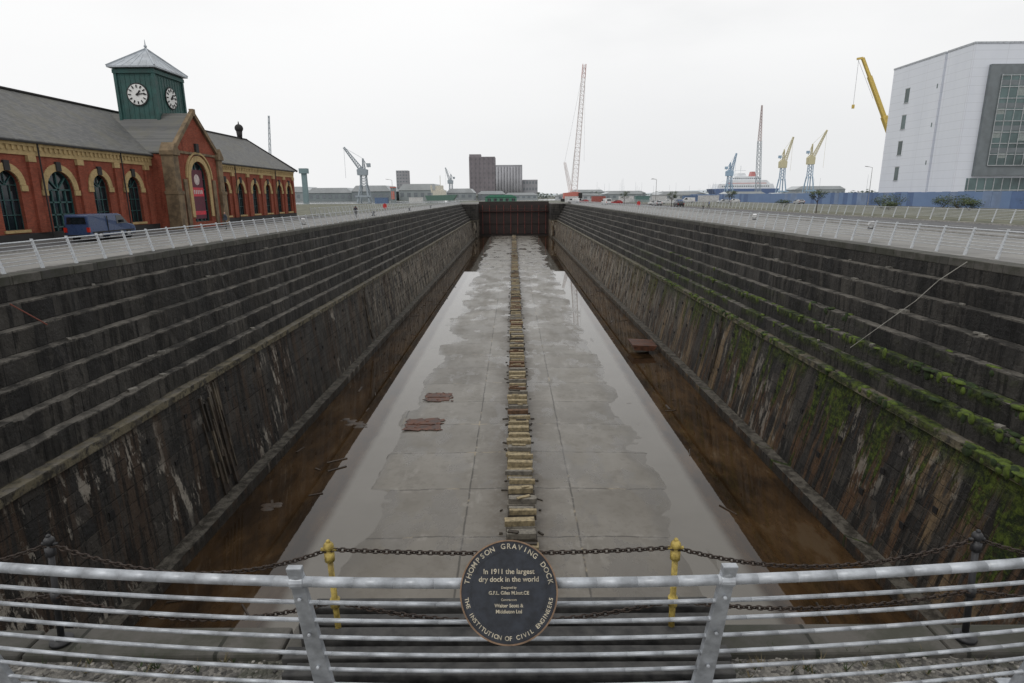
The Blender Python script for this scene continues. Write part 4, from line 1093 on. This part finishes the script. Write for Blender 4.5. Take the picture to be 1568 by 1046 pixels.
# ---------------------------------------------------------------- background buildings
def wmat(name,c,per=3.0): return M(name,c,.85,.12,.08)  # background wall and roof colours, distance haze put in by paling them
def block(name,x0,x1,y0,y1,h,m,floors=0,cols=0,wm=None,roof=None):
    e=empty(name); mb=MB(); mb.box(x0,x1,y0,y1,0,h); mb.obj('walls',[m],e)
    if floors:
        mb=MB()
        for f in range(floors):
            for c in range(cols):
                xa=x0+(x1-x0)*(c+.25)/cols; xb=x0+(x1-x0)*(c+.75)/cols; z=h*(f+.35)/floors; mb.box(xa,xb,y0-.12,y0+.1,z,z+h*.4/floors)
        mb.obj('windows',[wm or CG],e)
    if roof:
        mb=MB(); mb.prism([(x0-.6,h),(x1+.6,h),(x1-(x1-x0)*.12,h+roof[0]),(x0+(x1-x0)*.12,h+roof[0])],'y',y0-.5,y1+.5); mb.obj('roof',[roof[1]],e,fixn=True)
    return e
S1=wmat('silo_dark',(.21,.19,.205)); S2=wmat('silo_grey',(.30,.30,.32)); S3=wmat('shed_grey',(.28,.31,.32)); S4=wmat('roof_pale',(.42,.44,.45)); S5=wmat('shed_dark',(.20,.23,.24))
block('grain_silo',-49,-20,700,730,46,S1,9,6,wmat('silo_win',(.17,.16,.175)))
mb=MB()
for k in range(6): mb.box(-48+k*4.8,-47.4+k*4.8,699.5,699.9,0,46)
mb.box(-49,-36,705,720,46.1,49); mb.obj('silo_ribs',[wmat('silo_rib',(.24,.22,.235))])
block('grain_silo',-19.5,10.5,700,740,37,S2,0)
mb=MB()
for k in range(9): mb.cyl((-17.8+k*3.3,700,0),(-17.8+k*3.3,700,35),1.5,None,12)
mb.obj('silo_cylinders',[wmat('silo_cyl',(.33,.33,.35))],smooth=True)
block('warehouse',11,28,705,730,21,S2,3,5,HW); block('tower_block',-150,-135,800,815,36,S2,9,4,HW)
for (x0,x1,y,h) in((-250,-168,520,12),(-166,-130,500,10.5),(-129,-98,495,12),(-96,-62,520,13.5),(-60,-36,560,10),(-34,-8,600,8),(-8,22,560,6)):
    block('quayside_shed',x0,x1,y,y+40,h*.62,S5 if R()<.5 else S3,1,int((x1-x0)/5),HW,(h*.38,S4))
mb=MB(); mb.box(-153,-149.8,450,453,0,20); mb.box(-154.2,-148.6,449,454,20,23.5); mb.obj('control_tower',[wmat('teal_tower',(.19,.26,.27))])
for (x0,x1,y,h,m) in((30,60,420,4.5,S4),(64,90,430,5.5,S3),(94,120,400,4.5,S4),(120,160,520,6,S3),(150,175,430,5,S4),(255,300,560,10,S3),(180,200,420,4,S5),(60,95,640,9,S3),(100,150,700,8,S5)):
    block('dockside_shed',x0,x1,y,y+20,h*.7,m,1,int((x1-x0)/4),HW,(h*.3,S4))
CCs=[M('container_blue',(.12,.18,.30),.6),M('container_white',(.55,.55,.55),.6),M('container_red',(.33,.10,.08),.6),M('container_teal',(.12,.21,.20),.6)]
for (x,y,k) in((48,262,1),(56,268,3),(64,270,1),(38,275,2),(75,262,0),(83,268,1),(27,285,1),(-44,280,1),(-60,282,0),(90,280,1)):
    mb=MB(); mb.box(x-3,x+3,y-1.2,y+1.2,.1,2.7)
    for j in range(14): mb.box(x-2.85+j*.42,x-2.68+j*.42,y-1.27,y-1.2,.2,2.6)
    mb.box(x-3.05,x+3.05,y-1.3,y+1.25,2.6,2.75); mb.obj('shipping_container',[CCs[k]])
mb=MB()
for k in range(34):
    x=U(40,190); y=U(300,420); mb.cyl((x,y,0),(x,y,U(7,12)),.07,.04,4)
mb.obj('distant_masts',[HZG])
tg=empty('harbour_tug'); mb=MB(); mb.prism([(-46,1),(-32,1),(-30,4),(-47,3.6)],'y',330,336,0); mb.obj('hull',[M('tug_green',(.09,.16,.13),.5)],tg,fixn=True)
mb=MB(); mb.box(-43,-36,331,335,3.7,6.3); mb.box(-41.5,-37.5,331.5,334.5,6.3,8.8); mb.cyl((-39,333,8.8),(-39,333,14),.15,None,5); mb.cyl((-43.5,333,5),(-44,333,9),.6,.5,8); mb.obj('wheelhouse',[M('tug_cream',(.55,.52,.44),.5)],tg)
mb=MB(); mb.box(-55.5,-53.5,280.5,283,0,7,0); mb.box(-55.7,-53.3,280.3,283.2,7,7.5,1); mb.box(-55.2,-53.8,280.3,280.49,2,5.5,1); mb.obj('lock_gatehouse',[S5,CRD])
mb=MB()
for k in range(260):
    x=U(-420,420); y=U(800,880) if R()<.6 else U(620,660)
    if abs(x)<20: continue
    leaves(mb,(x,y,U(2,4)),(U(5,12),3,U(2.5,5)),26,1.6,0)
mb.obj('distant_treeline',[M('foliage_hazed_a',(.17,.20,.185),.9),M('foliage_hazed_b',(.20,.23,.21),.9),M('foliage_hazed_c',(.24,.27,.24),.9)])  # greens paled towards grey, haze painted into the leaf colours
mb=MB(); n=90; vs=[];fs=[]
for i in range(n):
    x=-4200+8400*i/(n-1); h=22+30*noise.noise((i*.11,1,2))+6*noise.noise((i*.5,4,2)); h=max(8,h)
    vs+=[(x,3600,-2),(x,3900,h)]
for i in range(n-1): fs.append((2*i,2*i+2,2*i+3,2*i+1))
mb.add(vs,fs); mb.obj('hills',[M('hazy_hill',(.46,.50,.53),1,.06,.002,bmp=0)],None,True)  # pale blue-grey, atmospheric haze painted into the hill colour
mb=MB(); quad(mb,-700,-32,286,480,.016); quad(mb,-32,900,430,596,.016); mb.obj('river_water',[M('river_water',(.10,.11,.11),.12,.1,.02,bmp=0)])
print('OBJECTS',len(bpy.data.objects))
